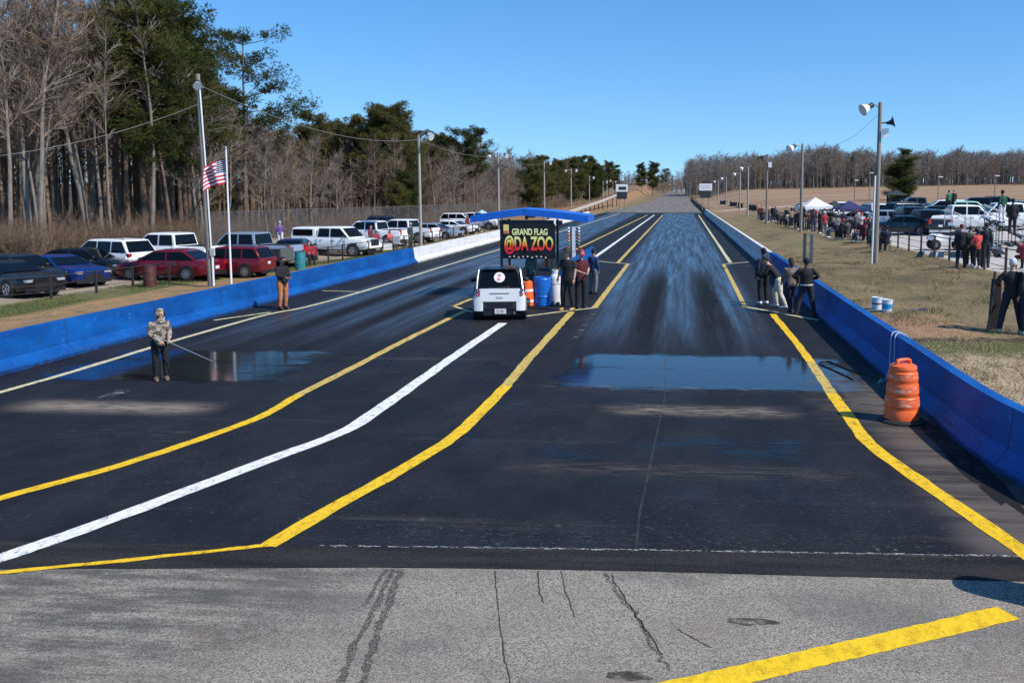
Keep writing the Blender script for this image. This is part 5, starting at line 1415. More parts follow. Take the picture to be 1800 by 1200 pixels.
def figure_meshes(pn):
    if pn in POSE: return POSE[pn]
    P = POSES[pn]; f = Vector(P['face']).normalized(); hd = Vector(P['hed']); rt = f.cross(Vector((0, 0, 1))).normalized(); up = rt.cross(f)
    Mh = Matrix((rt, -f, up)).transposed()            # head axes: x right, y back, z up
    def hp(x, y, z): return hd + Mh @ Vector((x, y, z))
    mb = MB(); torso(mb, P); 
    for s in 'LR': arm(mb, P, s); leg(mb, P, s); foot(mb, P, s)
    mb.tube([Vector(P['che']), Vector(P['nek']), hd + Vector((0, 0, -.02))], [.07, .056, .055], 10)
    def ell(c, r3, nu=14, nv=10):
        b = MB(); b.ball((0, 0, 0), r3, nu, nv); n = len(mb.v); mb.v += [tuple(hp(*(Vector(v) + Vector(c)))) for v in b.v]
        for q in b.f: mb.face([i + n for i in q])
    ell((0, .01, .02), (.076, .095, .105)); ell((0, -.03, -.06), (.056, .062, .065)); ell((0, -.095, -.012), (.014, .022, .026)); ell((-.078, .01, -.01), (.012, .022, .032)); ell((.078, .01, -.01), (.012, .022, .032)); ell((0, -.075, -.065), (.024, .016, .012))
    body = remesh(mb, 'person', SKIN[0], .017)
    # add eyes and real fingers to the same mesh
    ex = MB(); ex.v = [tuple(v.co) for v in body.vertices]; ex.f = [tuple(p.vertices) for p in body.polygons]; ex.mi = [0] * len(ex.f)
    n0 = len(ex.f)
    for s in 'LR': hand(ex, P, s)
    ex.mi = [0] * len(ex.f)
    for sx in (-1, 1):
        ex.ball(tuple(hp(sx * .031, -.083, .012)), .011, 6, 5, 1)
    bm_ = ex.mesh('person', [SKIN[0], eye_m], True, 180)
    top = MB(); torso(top, P, .022, .02); [arm(top, P, s, .018, .92) for s in 'LR']
    tee = MB(); torso(tee, P, .020, .04)
    for s in 'LR':
        sh, el = Vector(P['sh' + s]), Vector(P['el' + s]); tee.tube([sh.lerp(Vector(P['che']), .25), sh, sh.lerp(el, .75)], [.066, .070, .068], 10)
    tr = MB(); a = Vector(P['pel'])
    tr.loft([[a + Vector((rx * math.cos(2 * math.pi * j / 16), ry * math.sin(2 * math.pi * j / 16), z)) for j in range(16)] for z, rx, ry in ((-.10, .15, .12), (0, .178, .13), (.09, .165, .122))], 0, True)
    for s in 'LR': leg(tr, P, s, .022)
    sho = MB()
    for s in 'LR': foot(sho, P, s, .012)
    hood = MB()
    def shell(mbx, c, r3, cut_z, nu=16, nv=10, tilt=0):
        b = MB(); b.ball((0, 0, 0), r3, nu, nv)
        n = len(mbx.v); mbx.v += [tuple(hp(*(Vector(v) + Vector(c)))) for v in b.v]
        for q in b.f:
            zc = sum(b.v[i][2] for i in q) / len(q); yc = sum(b.v[i][1] for i in q) / len(q)
            if zc + yc * .9 > cut_z: mbx.face([i + n for i in q])
    hair = MB(); shell(hair, (0, .012, .03), (.088, .106, .112), -.005)
    long_ = MB(); shell(long_, (0, .015, .02), (.094, .108, .12), -.02); long_.tube([hp(0, .07, .0), hp(0, .09, -.08), hp(0, .07, -.17)], [.07, .075, .05], 10)
    capm = MB(); shell(capm, (0, .01, .035), (.090, .108, .105), .02); capm.loft([[hp(x, -.07 - .11 * math.cos(x * 13), .055 + zz_) for x in (-.08, -.05, 0, .05, .08)] for zz_ in (0, .01)], 0, False, False)
    capm.prism([], 0, 0) if False else None
    br = [[tuple(hp(x * q, -.075 - d * math.cos(x * 12), .052 - d * .12)) for x in (-.075, -.045, 0, .045, .075)] for q, d in ((1.0, .0), (.95, .09))]; capm.loft(br, 0, False, False)
    hat = MB(); hat.lathe([(.10, .05), (.098, .10), (.085, .15), (.04, .165), (.01, .165)], n=18); hat.v = [tuple(hp(*v)) for v in hat.v]
    h2 = MB(); h2.lathe([(.10, .055), (.20, .045), (.205, .05), (.10, .068)], n=22); k = len(hat.v); hat.v += [tuple(hp(*v)) for v in h2.v]; [hat.face([i + k for i in q]) for q in h2.f]
    b = MB(); b.ball((0, 0, 0), (.115, .125, .145), 16, 12); k0 = len(hood.v)
    hood.v += [tuple(hp(*(Vector(v) + Vector((0, .02, 0))))) for v in b.v]
    for q in b.f:
        yc = sum(b.v[i][1] for i in q) / len(q); zc = sum(b.v[i][2] for i in q) / len(q)
        if yc > -.07 or zc > .09: hood.face([i + k0 for i in q])
    hood.tube([hd + Vector((0, .03, -.20)), hd + Vector((0, .03, -.13)), hd + Vector((0, .02, -.05))], [.12, .105, .10], 14, caps=False)
    POSE[pn] = dict(body=bm_, jacket=remesh(top, 'jacket', black_pl, .02), tshirt=remesh(tee, 'tshirt', black_pl, .02), trousers=remesh(tr, 'trousers', black_pl, .02), shoes=remesh(sho, 'shoes', black_pl, .018),
                    hair=hair.mesh('hair', black_pl), long_hair=long_.mesh('long_hair', black_pl), cap=capm.mesh('cap', black_pl), hat=hat.mesh('hat', black_pl), hood=hood.mesh('hood', black_pl))
    return POSE[pn]
CL = {}
def cloth(c, rough=.85):
    k = 'cloth_%d_%d_%d' % tuple(int(x * 999) for x in c)
    if k not in CL: CL[k] = mat(k, c, rough, var=.28, scale=7, bump=.9, bscale=11)
    return CL[k]
BLK, DNV, JEAN, CREAM, GREYC, WHT, REDC, MARO, OLIVE, BROWN, ORG, PINK = (.012, .012, .014), (.012, .016, .035), (.04, .06, .11), (.60, .54, .42), (.16, .16, .165), (.72, .72, .72), (.55, .03, .04), (.16, .02, .035), (.06, .07, .045), (.14, .085, .055), (.45, .16, .06), (.62, .22, .25)
def person(loc, facing, height, label, pn='stand', top=('jacket', BLK), legs=DNV, shoes=BLK, head=('hair', BLK), skin=0, group=None, legm=None, topm=None, bulk=1.0):
    """facing: degrees, 0 looks toward the camera (-y), 90 toward +x"""
    M_ = figure_meshes(pn); h0 = 1.745
    o = bpy.data.objects.new('person', M_['body']); col.objects.link(o)
    o.location = loc; o.rotation_euler = (0, 0, rad(facing)); s = height / h0; o.scale = (s * bulk, s * bulk, s)
    o.material_slots[0].link = 'OBJECT'; o.material_slots[0].material = SKIN[skin]
    tag(o, label, 'person', group)
    def part(k, m):
        c = bpy.data.objects.new(k, M_[k]); col.objects.link(c); c.parent = o
        c.material_slots[0].link = 'OBJECT'; c.material_slots[0].material = m
        return c
    part(top[0], topm or cloth(top[1])); part('trousers', legm or cloth(legs)); part('shoes', cloth(shoes))
    if head: part(head[0], cloth(head[1]) if isinstance(head[1], tuple) else head[1])
    return o
camo = NT('camouflage'); tcn = nd(camo.t, 'ShaderNodeTexCoord'); 
def onoise(sc_): 
    n = nd(camo.t, 'ShaderNodeTexNoise', Scale=sc_, Detail=3); camo.t.links.new(tcn.outputs['Object'], n.inputs['Vector']); return n.outputs['Fac']
q = camo.mix(camo.ramp(onoise(9), .50, .53), (.30, .24, .18), (.11, .085, .06)); q = camo.mix(camo.ramp(onoise(14), .56, .58), q, (.42, .37, .31)); q = camo.mix(camo.ramp(onoise(11.5), .60, .62), q, (.03, .028, .022))
camo.set(Base_Color=q, Roughness=.9)

def foot_pt(px, py): return on_road(px, py)
# the man wetting the burnout box
p = foot_pt(284, 668)
person(p, 38, 135 / F * p.y * 1.0, 'person in hooded camouflage jacket and black trousers, spraying the wet left lane', 'spray', ('jacket', GREYC), BLK, (.12, .08, .06), ('hood', camo.m), 0, topm=camo.m)
mb = MB(); a = Vector(p) + Vector((.23, -.18, .86)); tip = on_plane(380, 632); tip = Vector((p.x + 1.15, p.y - .05, .42))
mb.tube([a + Vector((-.16, .02, .07)), a, a.lerp(tip, .5), tip], [.012, .009, .007, .006], 6)
tag(mb.build('spray_wand', steel), 'thin spray wand held by the person in camouflage', 'spray wand')
p = foot_pt(498, 543)
person((p.x, p.y, 0), 60, 95 / F * p.y, 'person in a black jacket and orange-brown work trousers at the left yellow line', 'phone', ('jacket', BLK), ORG, (.06, .03, .02), ('cap', BLK), 1)
# start-line crew
p = foot_pt(998, 546)
person(p, -20, 110 / F * p.y, 'tall person in black with a wide-brimmed hat, right of the white cylinder', 'relaxed', ('tshirt', BLK), BLK, (.42, .26, .10), ('hat', (.05, .04, .035)), 0)
p = foot_pt(1021, 541)
person(p, 30, 103 / F * p.y, 'person in a red cap and red-trimmed black top, beside the man in the hat', 'phone', ('tshirt', (.10, .012, .02)), BLK, BLK, ('cap', REDC), 0)
p = foot_pt(1043, 517)
person(p, 150, 1.72, 'person in a dark blue jacket seen behind the red-capped one', 'stand', ('jacket', (.01, .05, .14)), GREYC, BLK, ('hair', BLK), 1)
p = foot_pt(935, 521)
person(p, 160, 1.70, 'person in a grey-green jacket standing under the banner behind the white car', 'stand', ('jacket', (.12, .17, .16)), (.04, .05, .05), BLK, ('cap', (.45, .42, .3)), 0)
# men at the right wall
p = foot_pt(1341, 534)
person(p, 205, 97 / F * p.y, 'person in dark navy, farthest left at the right wall, mostly hidden', 'stand', ('jacket', DNV), BLK, WHT, ('cap', BLK), 2)
p = foot_pt(1362, 540)
person(p, 250, 95 / F * p.y, 'person in a black jacket and cream trousers bending forward at the right wall', 'lean', ('jacket', BLK), CREAM, WHT, ('hair', BLK), 0, bulk=1.12)
p = foot_pt(1389, 550)
person(p, 195, 96 / F * p.y, 'person in a taupe vest and dark jeans, second from right at the right wall', 'step', ('jacket', (.19, .14, .12)), DNV, BLK, ('long_hair', (.05, .025, .015)), 0)
p = foot_pt(1416, 554)
o = person(p, 180, 99 / F * p.y, 'broad person in black with a white waistband, from behind at the right wall', 'wide', ('jacket', BLK), (.02, .024, .034), BLK, ('hair', BLK), 2, bulk=1.08)
mb = MB(); mb.lathe([(.20, 0), (.203, .035)], n=20, caps=False); mb.v = [(x, y * .74, z + .93) for x, y, z in mb.v]; b_ = mb.build('belt', cloth(WHT), o, fix=False)
# people on the near right bank and at the fence
def gp(px, y): return col_at(px, y, 470)
p = gp(1781, 22.6); 
person(p, 175, 1.80, 'person in black jacket, navy trousers and pale cap at the right edge', 'wide', ('jacket', BLK), (.010, .012, .03), (.35, .33, .3), ('cap', WHT), 0)
p = gp(1812, 22.4)
person(p, 190, 1.78, 'person in black cut off by the right picture edge', 'stand', ('jacket', BLK), (.010, .012, .03), (.45, .43, .4), ('cap', (.5, .5, .5)), 0)
GX = (gp(1688, 38.5), gp(1704, 39.2), gp(1716, 38.3), gp(1731, 38.8))
person(GX[0], 165, 1.78, 'person in black with a maroon cap, leftmost of the group at the right fence', 'relaxed', ('jacket', BLK), BLK, BLK, ('cap', MARO), 0)
person(GX[1], 190, 1.66, 'short dark-haired person in dark olive inside the group at the right fence', 'stand', ('jacket', OLIVE), BLK, WHT, ('hair', (.06, .04, .03)), 0)
person(GX[2], 200, 1.62, 'person in a bright red top inside the group at the right fence', 'phone', ('tshirt', (.62, .06, .06)), BLK, WHT, ('long_hair', BLK), 0)
person(GX[3], 150, 1.84, 'tall person in dark green-black with a black cap, rightmost of the group at the fence', 'stand', ('jacket', (.015, .03, .035)), (.02, .03, .045), BLK, ('cap', BLK), 2)
person(gp(1797, 38), 180, 1.7, 'person in a maroon and white top at the right edge behind the fence', 'sit', ('jacket', (.20, .015, .03)), BLK, BLK, ('cap', WHT), 0)
person(gp(1776, 47) + Vector((0, 0, .9)), 170, 1.75, 'person in black standing on the bleachers', 'stand', ('jacket', BLK), BLK, BLK, ('hair', BLK), 2)
person(gp(1757, 52) + Vector((0, 0, 1.2)), 200, 1.8, 'person in a dark green jacket and white trousers up on the bleachers', 'stand', ('jacket', (.01, .07, .05)), WHT, BLK, ('hair', BLK), 2)
person(gp(1663, 76) + Vector((0, 0, 1.25)), 180, 1.6, 'person in green shirt standing in a truck bed behind the white pickup', 'stand', ('tshirt', (.03, .22, .12)), BLK, BLK, ('hair', BLK), 1)
person(gp(1672, 77) + Vector((0, 0, 1.25)), 190, 1.6, 'person in dark clothes standing in a truck bed behind the white pickup', 'stand', ('jacket', BLK), BLK, BLK, ('cap', (.3, .2, .18)), 0)
# seated and standing crowd along the fence, from near to far
cols = [('dark maroon', (.09, .014, .022)), ('black', BLK), ('white', WHT), ('charcoal', (.05, .05, .055)), ('red', (.40, .02, .05)), ('navy', DNV), ('grey', GREYC), ('brown', BROWN), ('tan', (.26, .19, .13)), ('olive', OLIVE), ('charcoal blue', (.03, .035, .05)), ('dark blue', (.02, .04, .11)), ('jet black', (.008, .008, .009)), ('slate', (.035, .04, .05)), ('dark green', (.012, .03, .022)), ('pale grey', (.42, .42, .43))]
heads = [('cap', WHT, 'white cap'), ('hair', BLK, 'black hair'), ('cap', BLK, 'black cap'), ('hair', BROWN, 'brown hair'), ('cap', REDC, 'red cap'), ('long_hair', BLK, 'long dark hair'), ('hat', (.3, .25, .18), 'straw hat')]
used = set()
RC = random.Random(23)
crowd = [(1508, 58, 0, 'sit'), (1518, 57, 0, 'sit'), (1527, 56, 1, 'stand'), (1486, 62, 3, 'sit'), (1478, 63, 1, 'sit'), (1470, 64, 6, 'relaxed'), (1462, 66, 5, 'sit'), (1447, 68, 4, 'relaxed'), (1440, 70, 10, 'stand'), (1428, 73, 1, 'stand'), (1420, 74, 0, 'relaxed'),
         (1555, 50, 5, 'sit'), (1535, 53, 6, 'sit')]
for q in range(1424, 1536, 8): crowd.append((q + RC.uniform(-1.5, 1.5), 12.7 * 1600 / (q - 1195) + RC.uniform(-.5, 1.5), None, RC.choice(['stand', 'relaxed', 'sit', 'phone'])))
xx = 1412
while xx > 1330:
    crowd.append((xx, 76 + (1412 - xx) * .42 + RC.uniform(-1.5, 3), None, RC.choice(['stand', 'sit', 'relaxed', 'sit', 'stand']))); xx -= RC.uniform(3.2, 6.0)
ordn = ['by the tall wooden pole', 'left of the white car', 'under the navy tent side', 'between the two tents', 'below the white tent', 'left of the white tent', 'in the middle of the far crowd', 'near the far crowd end']
for i, (px, y, ci, pn) in enumerate(crowd):
    where = ordn[0] if px > 1505 else ordn[2] if px > 1472 else ordn[3] if px > 1452 else ordn[4] if px > 1415 else ordn[5] if px > 1390 else ordn[6] if px > 1358 else ordn[7]
    for _ in range(200):
        c = cols[ci] if ci is not None and _ == 0 else RC.choice(cols); hd_ = RC.choice(heads)
        key = (c[0], hd_[2], where)
        if key not in used: break
    used.add(key)
    b = gp(px, y)
    if pn == 'sit': b = b + Vector((0, 0, .02))
    person(b, RC.uniform(-70, -20) if RC.random() < .5 else RC.uniform(160, 220), RC.uniform(1.62, 1.84), '%s person in %s with %s, %s' % ('seated' if pn == 'sit' else 'standing', c[0], hd_[2], where), pn, (RC.choice(['jacket', 'tshirt']), c[1]), RC.choice([BLK, DNV, JEAN, GREYC]), RC.choice([BLK, WHT]), hd_[:2], RC.choice([0, 0, 1, 2]), 'spectators along the right fence')
    if pn == 'sit': folding_chair(b - Vector((0, 0, .02)) + Vector((0, .05, .0)), bpy.context.scene.objects[-1].rotation_euler.z if False else 0, cloth(RC.choice([BLK, DNV, JEAN])), 'folding chair under the %s person with %s, %s' % (c[0], hd_[2], where.replace('in the middle of','in')))
# left lot people
for px, py, pn, top, legs, head, lab, f in ((688, 437, 'sit', (.62, .12, .10), BROWN, ('long_hair', (.28, .12, .05)), 'person in a coral red top with ginger hair, seated left of the light pole', 60),
                                     (722, 437, 'relaxed', (.03, .04, .05), (.03, .045, .05), ('cap', WHT), 'person in dark grey with a white cap, standing just left of the light pole', 70),
                                     (706, 434, 'sit', (.04, .04, .045), BLK, ('hair', BLK), 'person in charcoal sitting between the two by the light pole', 50),
                                     (652, 440, 'stand', MARO, BLK, ('hair', BLK), 'person in maroon standing by the white pickups', 80),
                                     (664, 437, 'sit', (.30, .02, .04), DNV, ('cap', BLK), 'person in dark red sitting beside the white pickups', 60),
                                     (545, 466, 'sit', (.35, .015, .03), BLK, ('hair', BLK), 'person in crimson sitting at the tail of the capped white truck', 40),
                                     (822, 408, 'stand', MARO, BLK, ('hair', BLK), 'person in maroon near the last white pickup on the left', 60),
                                     (858, 402, 'relaxed', BLK, BLK, ('cap', REDC), 'person in black with a red cap under the left shelter eave', 40)):
    p = on_ground(px, py); person(p, f, 1.76, lab, pn, ('jacket', top), legs, BLK, head, 0, 'spectators on the left verge')
p = on_ground(494, 462); person(p + Vector((0, 0, .95)), 200, 1.5, 'person in a purple and white top standing up in the truck bed on the left', 'stand', ('jacket', (.16, .09, .26)), WHT, BLK, ('hair', (.5, .48, .46)), 0)
# black gate panel beside the near right people
a = gp(1746, 23.0); r = empty('mesh_gate', a, rad(8), 'black mesh gate post and panel left of the people at the right edge', 'gate')
mb = MB(); mb.tube([(-.10, 0, -.2), (-.02, 0, .5), (.05, 0, 1.45)], .03, 8); mb.build('post', darkm, r)
mb = MB(); mb.loft([[(-.08 + .06 * t, 0, .02 + 1.25 * t), (.26, .06, .02 + 1.2 * t), (.26, .072, .02 + 1.2 * t), (-.08 + .06 * t, .012, .02 + 1.25 * t)] for t in (0, .33, .66, 1)], 0); mb.build('panel', mat('gate_black', (.005, .005, .006), .9), r)
# ---------------------------------------------------------------- trees
bark = mat('bark_grey', (.20, .165, .135), .9, var=.35, scale=2.5, stretch=(3, 3, .6), bump=.4)
barkp = mat('bark_pine', (.15, .095, .065), .9, var=.4, scale=3, stretch=(3, 3, .7), bump=.4)
twig_a = mat('twigs_grey', (.23, .185, .15), .9, var=.3, scale=.8)
twig_b = mat('twigs_brown', (.21, .145, .10), .9, var=.3, scale=.8)
def leafm(name, a, b):
    m = mat(name, a, .7, color2=b, scale=.9, spec=.25); t = m.node_tree; bs = t.nodes['Principled BSDF']
    tr = t.nodes.new('ShaderNodeBsdfTranslucent'); mx = t.nodes.new('ShaderNodeMixShader'); mx.inputs[0].default_value = .42
    t.links.new(bs.inputs['Base Color'].links[0].from_socket, tr.inputs['Color'])
    t.links.new(bs.outputs[0], mx.inputs[1]); t.links.new(tr.outputs[0], mx.inputs[2]); t.links.new(mx.outputs[0], t.nodes['Material Output'].inputs['Surface']); return m
needle = leafm('pine_needles', (.032, .046, .010), (.105, .120, .030))
needle2 = leafm('pine_needles_olive', (.075, .078, .020), (.185, .170, .055))
def rnd_dir(rg, d, spread):
    v = Vector((rg.gauss(0, 1), rg.gauss(0, 1), rg.gauss(0, 1))).normalized()
    return (d + v * spread).normalized()
def strip(mb, a, b, r, m=0):
    """three-sided tapering twig"""
    d = (b - a)
    u = d.cross(Vector((0, 0, 1)));  u = u.normalized() if u.length > 1e-6 else Vector((1, 0, 0)); w_ = d.normalized().cross(u)
    n = len(mb.v)
    for k in range(3):
        an = 2 * math.pi * k / 3; mb.v.append(tuple(a + (u * math.cos(an) + w_ * math.sin(an)) * r))
    mb.v.append(tuple(b))
    for k in range(3): mb.face((n + k, n + (k + 1) % 3, n + 3), m)
def bare_tree(seed, h, base=.38, spread=.5, limbs=15, dens=1.0, r0=None):
    rg = random.Random(seed); T = MB(); C = MB()
    r0 = r0 or h * .009
    path = []; p = Vector((0, 0, -.3)); d = Vector((rg.uniform(-.05, .05), rg.uniform(-.05, .05), 1)).normalized()
    n = 9
    for i in range(n + 1):
        path.append(p.copy()); p = p + d * (h * .93 / n); d = rnd_dir(rg, d, .07); d.z = max(d.z, .9); d.normalize()
    rads = [r0 * (1 - .88 * i / n) + .012 for i in range(n + 1)]; rads[0] *= 1.2
    T.tube(path, rads, 7)
    def at(t):
        f = t * n; i = min(int(f), n - 1); return path[i].lerp(path[i + 1], f - i), r0 * (1 - .88 * t)
    def twigs(a, b, k, L):
        for _ in range(k):
            q = a.lerp(b, rg.uniform(.25, 1)); dd = rnd_dir(rg, (b - a).normalized(), .75); dd.z += .12
            e = q + dd * L * rg.uniform(.5, 1.1); strip(C, q, e, .011 * h / 15 + .004)
            if rg.random() < .7 * dens:
                m_ = q.lerp(e, rg.uniform(.3, .8)); strip(C, m_, m_ + rnd_dir(rg, dd, .8) * L * .5, .008 * h / 15 + .003)
    for i in range(limbs):
        t = base + (1 - base) * (i + rg.random() * .7) / limbs; t = min(t, .99)
        o, rr = at(t); az = i * 2.4 + rg.uniform(-.5, .5)
        L = h * spread * (1 - t * .72) * rg.uniform(.55, 1.0) * (.55 if t < base + .08 else 1)
        d = Vector((math.cos(az), math.sin(az), rg.uniform(.6, 1.5))).normalized()
        pts = [o]; q = o; m = 4
        for k in range(m):
            q = q + d * L / m; pts.append(q); d = rnd_dir(rg, d, .18); d.z += .10; d.normalize()
        T.tube(pts, [max(.012, rr * .55 * (1 - .8 * k / m)) for k in range(m + 1)], 5, caps=False)
        for k in range(1, m + 1):
            for _ in range(int(2 + 2 * dens)):
                a = pts[k - 1].lerp(pts[k], rg.random()); dd = rnd_dir(rg, (pts[k] - pts[k - 1]).normalized(), .65); LL = L * rg.uniform(.22, .5)
                b = a + dd * LL
                b2 = b + rnd_dir(rg, dd, .3) * LL * .6
                C.tube([a, b, b2], [.022 * h / 15, .015 * h / 15, .006], 3, caps=False)
                twigs(a, b, int(3 * dens), LL * .6); twigs(b, b2, int(4 * dens), LL * .55)
    twigs(path[-3], path[-1] + Vector((0, 0, .4)), 20, h * .09)
    return T, C
def clump(mb, c, r, rg, k, nlen=.26, m=0):
    """needle tufts: thin blades spread through a flattened ellipsoid"""
    for _ in range(k):
        while 1:
            v = Vector((rg.uniform(-1, 1), rg.uniform(-1, 1), rg.uniform(-1, 1)))
            if v.length <= 1: break
        p = c + Vector((v.x * r, v.y * r, v.z * r * .72)); 
        for _b in range(4):
            d = (v * .8 + Vector((rg.gauss(0, .6), rg.gauss(0, .6), rg.gauss(.25, .5)))).normalized()
            u = d.cross(Vector((rg.gauss(0, 1), rg.gauss(0, 1), rg.gauss(0, 1)))).normalized() * nlen * .13
            n = len(mb.v); e = p + d * nlen * rg.uniform(.7, 1.5)
            mb.v += [tuple(p - u), tuple(p + u), tuple(e)]; mb.face((n, n + 1, n + 2), m)
def pine_tree(seed, h, base=.45, spread=.2, whorls=13, k=46, lean=.02, nlen=.30, fill=False):
    rg = random.Random(seed); T = MB(); C = MB()
    n = 10; path = []; p = Vector((0, 0, -.3)); d = Vector((rg.uniform(-lean, lean), rg.uniform(-lean, lean), 1)).normalized()
    for i in range(n + 1):
        path.append(p.copy()); p = p + d * (h * .97 / n); d = rnd_dir(rg, d, .03); d.z = 1; d.normalize()
    r0 = h * .013; T.tube(path, [r0 * (1 - .85 * i / n) + .015 for i in range(n + 1)], 8)
    for i in range(whorls):
        t = base + (1 - base) * (i + rg.random() * .6) / whorls; t = min(t, .985)
        f = t * n; j = min(int(f), n - 1); o = path[j].lerp(path[j + 1], f - j)
        prof = math.sin(min(1, (t - base) / (1 - base) * 1.02 + .22) * math.pi * .86) ** .7
        for q in range(rg.choice((3, 4, 4, 5))):
            if rg.random() < .12: continue
            az = rg.uniform(0, 6.283); L = h * spread * (.35 + .75 * prof) * rg.uniform(.5, 1.15)
            dd = Vector((math.cos(az), math.sin(az), rg.uniform(.05, .5))).normalized()
            pts = [o, o + dd * L * .5, o + dd * L * .8 + Vector((0, 0, L * .05)), o + dd * L + Vector((0, 0, L * .14))]
            T.tube(pts, [.05 * h / 20, .035 * h / 20, .022, .01], 4, caps=False)
            for s_, w_ in ((.55, .55), (.78, .85), (1.0, 1.0)):
                c = o + dd * L * s_ + Vector((rg.gauss(0, .2), rg.gauss(0, .2), L * .12 * s_ + rg.gauss(0, .12)))
                clump(C, c, (.34 + .20 * L) * w_ * rg.uniform(.7, 1.1), rg, int(k * w_), nlen)
                if fill and s_ < .9: clump(C, o + dd * L * rg.uniform(.15, .7) + Vector((0, 0, rg.uniform(-.5, .8))), (.5 + .2 * L) * w_, rg, int(k * .8), nlen)
                if rg.random() < .6: clump(C, c + Vector((rg.gauss(0, .6), rg.gauss(0, .6), rg.uniform(-.2, .3))), .42 * w_, rg, int(k * .4), nlen)
    clump(C, path[-1] + Vector((0, 0, .1)), .6, rg, k, nlen)
    return T, C
PT = {}
def proto_tree(key, fn, name, bm, cm):
    T, C = fn(); r = empty(name)
    T.build('trunk', bm, r, fix=False, angle=60); C.build('crown', cm, r, smooth=False, fix=False)
    PT[key] = [r, False, name]
for i in range(6): proto_tree(('bare', i), lambda i=i: bare_tree(100 + i, 20, .34 + .03 * (i % 3), .34 + .05 * (i % 2), 15, 1.0), 'bare_tree', bark, twig_a if i % 2 else twig_b)
for i in range(4): proto_tree(('small', i), lambda i=i: bare_tree(200 + i, 10, .22, .42, 15, 1.35), 'bare_tree', bark, twig_b if i % 2 else twig_a)
for i in range(3): proto_tree(('sap', i), lambda i=i: bare_tree(300 + i, 17, .5, .20, 10, .8, .12), 'bare_tree', bark, twig_a)
for i in range(3): proto_tree(('pine', i), lambda i=i: pine_tree(400 + i, 21, .42 + .05 * i, .19, 14, 44), 'pine_tree', barkp, needle if i % 2 == 0 else needle2)
for i in range(2): proto_tree(('lop', i), lambda i=i: pine_tree(450 + i, 17, .26, .20, 17, 60, fill=True), 'pine_tree', barkp, needle2)
proto_tree(('airy', 0), lambda: pine_tree(470, 21, .40, .25, 12, 58, nlen=.27), 'pine_tree', barkp, needle)
for i in range(2): proto_tree(('low', i), lambda i=i: pine_tree(480 + i, 9, .08, .24, 12, 56, nlen=.24, fill=True), 'pine_tree', barkp, needle2 if i else needle)
def tree(key, x, y, h, label, group, rg):
    r, u, nm = PT[key]
    H0 = {'bare': 20, 'small': 10, 'sap': 17, 'pine': 21, 'lop': 17, 'low': 9, 'airy': 21}[key[0]]
    if not u: PT[key][1] = True; o = r
    else:
        o = r.copy(); col.objects.link(o)
        for c in r.children: c2 = c.copy(); col.objects.link(c2); c2.parent = o
    s = h / H0
    o.location = (x, y, terrain(x, y) - .05); o.rotation_euler = (rg.uniform(-.03, .03), rg.uniform(-.03, .03), rg.uniform(0, 6.28)); w_ = s * rg.uniform(.9, 1.12); o.scale = (w_, w_, s)
    return tag(o, label, 'tree', group)
RT = random.Random(41)
def tpx(key, px, y, top, label, group=None):
    b = col_at(px, y, 400); h = pt_at(px, top, y).z - b.z
    return tree(key, b.x, y, h, label, group, RT)
# single trees that stand out
tpx(('pine', 0), 255, 76, -45, 'tallest dense pine left of the utility pole, cut by the top edge')
tpx(('pine', 2), 305, 79, -30, 'broad dark pine crown at the top edge, above the striped flag')
tpx(('pine', 0), 330, 82, 30, 'dark pine right behind the utility pole top')
tpx(('pine', 1), 225, 74, -10, 'dark pine with a bare lower trunk, left of the tallest pine')
tpx(('airy', 0), 432, 94, 52, 'airy pine with open layered branches, standing clear against the sky')
tpx(('lop', 0), 690, 118, 183, 'big round-topped pine left of the second light pole')
tpx(('lop', 1), 655, 121, 205, 'olive pine fused with the left side of the round-topped pine')
for px, y, top in ((625, 123, 214), (672, 119, 192), (706, 120, 200), (642, 117, 226), (722, 124, 232), (598, 126, 222)):
    tpx(('lop', RT.randrange(2)), px, y, top, 'olive pine massed around the round-topped pine', 'olive pines massed in the left woods')
for px, y, top in ((540, 118, 222), (500, 112, 228), (585, 128, 216), (770, 136, 234)):
    tpx(('lop', RT.randrange(2)), px, y, top, 'olive pine rising singly above the brown left woods', 'scattered pines in the left woods')
tpx(('low', 0), 715, 110, 300, 'low dark evergreen below the round-topped pine')
tpx(('low', 1), 700, 107, 320, 'low olive evergreen at the fence below the round-topped pine')
tpx(('lop', 1), 565, 122, 198, 'olive pine above the brown woods, left of the round-topped pine')
tpx(('pine', 2), 838, 135, 222, 'dark pine top between the second and third light poles')
tpx(('pine', 0), 816, 138, 228, 'dark pine top just left of a similar one, beyond the second light pole')
tpx(('low', 0), 395, 100, 262, 'low dark evergreen behind the flagpole')
tpx(('low', 1), 350, 92, 225, 'olive evergreen branches behind the utility pole')
tpx(('lop', 0), 1128, 420, 287, 'round dark pine at the far end of the road, left of a twin')
tpx(('lop', 0), 1147, 425, 285, 'round dark pine at the far end of the road, right of its twin')
tpx(('pine', 1), 1167, 470, 296, 'small lone pine at the far end of the road')
o = tpx(('low', 0), 1578, 175, 278, 'lone broad pine in the field behind the tall wooden pole'); o.scale.x *= 1.5; o.scale.y *= 1.5
# evergreens above the far left woods
for px in range(935, 1082, 11):
    y = 165 + (px - 930) * .9 + RT.uniform(-6, 6)
    tpx(('lop', RT.choice((0, 1))) if RT.random() < .6 else ('low', RT.choice((0, 1))), px + RT.uniform(-3, 3), y, 278 + RT.uniform(-8, 14) + max(0, px - 1050) * .5, 'dark evergreen in the dense band of pines at the far left', 'evergreens at the far left')
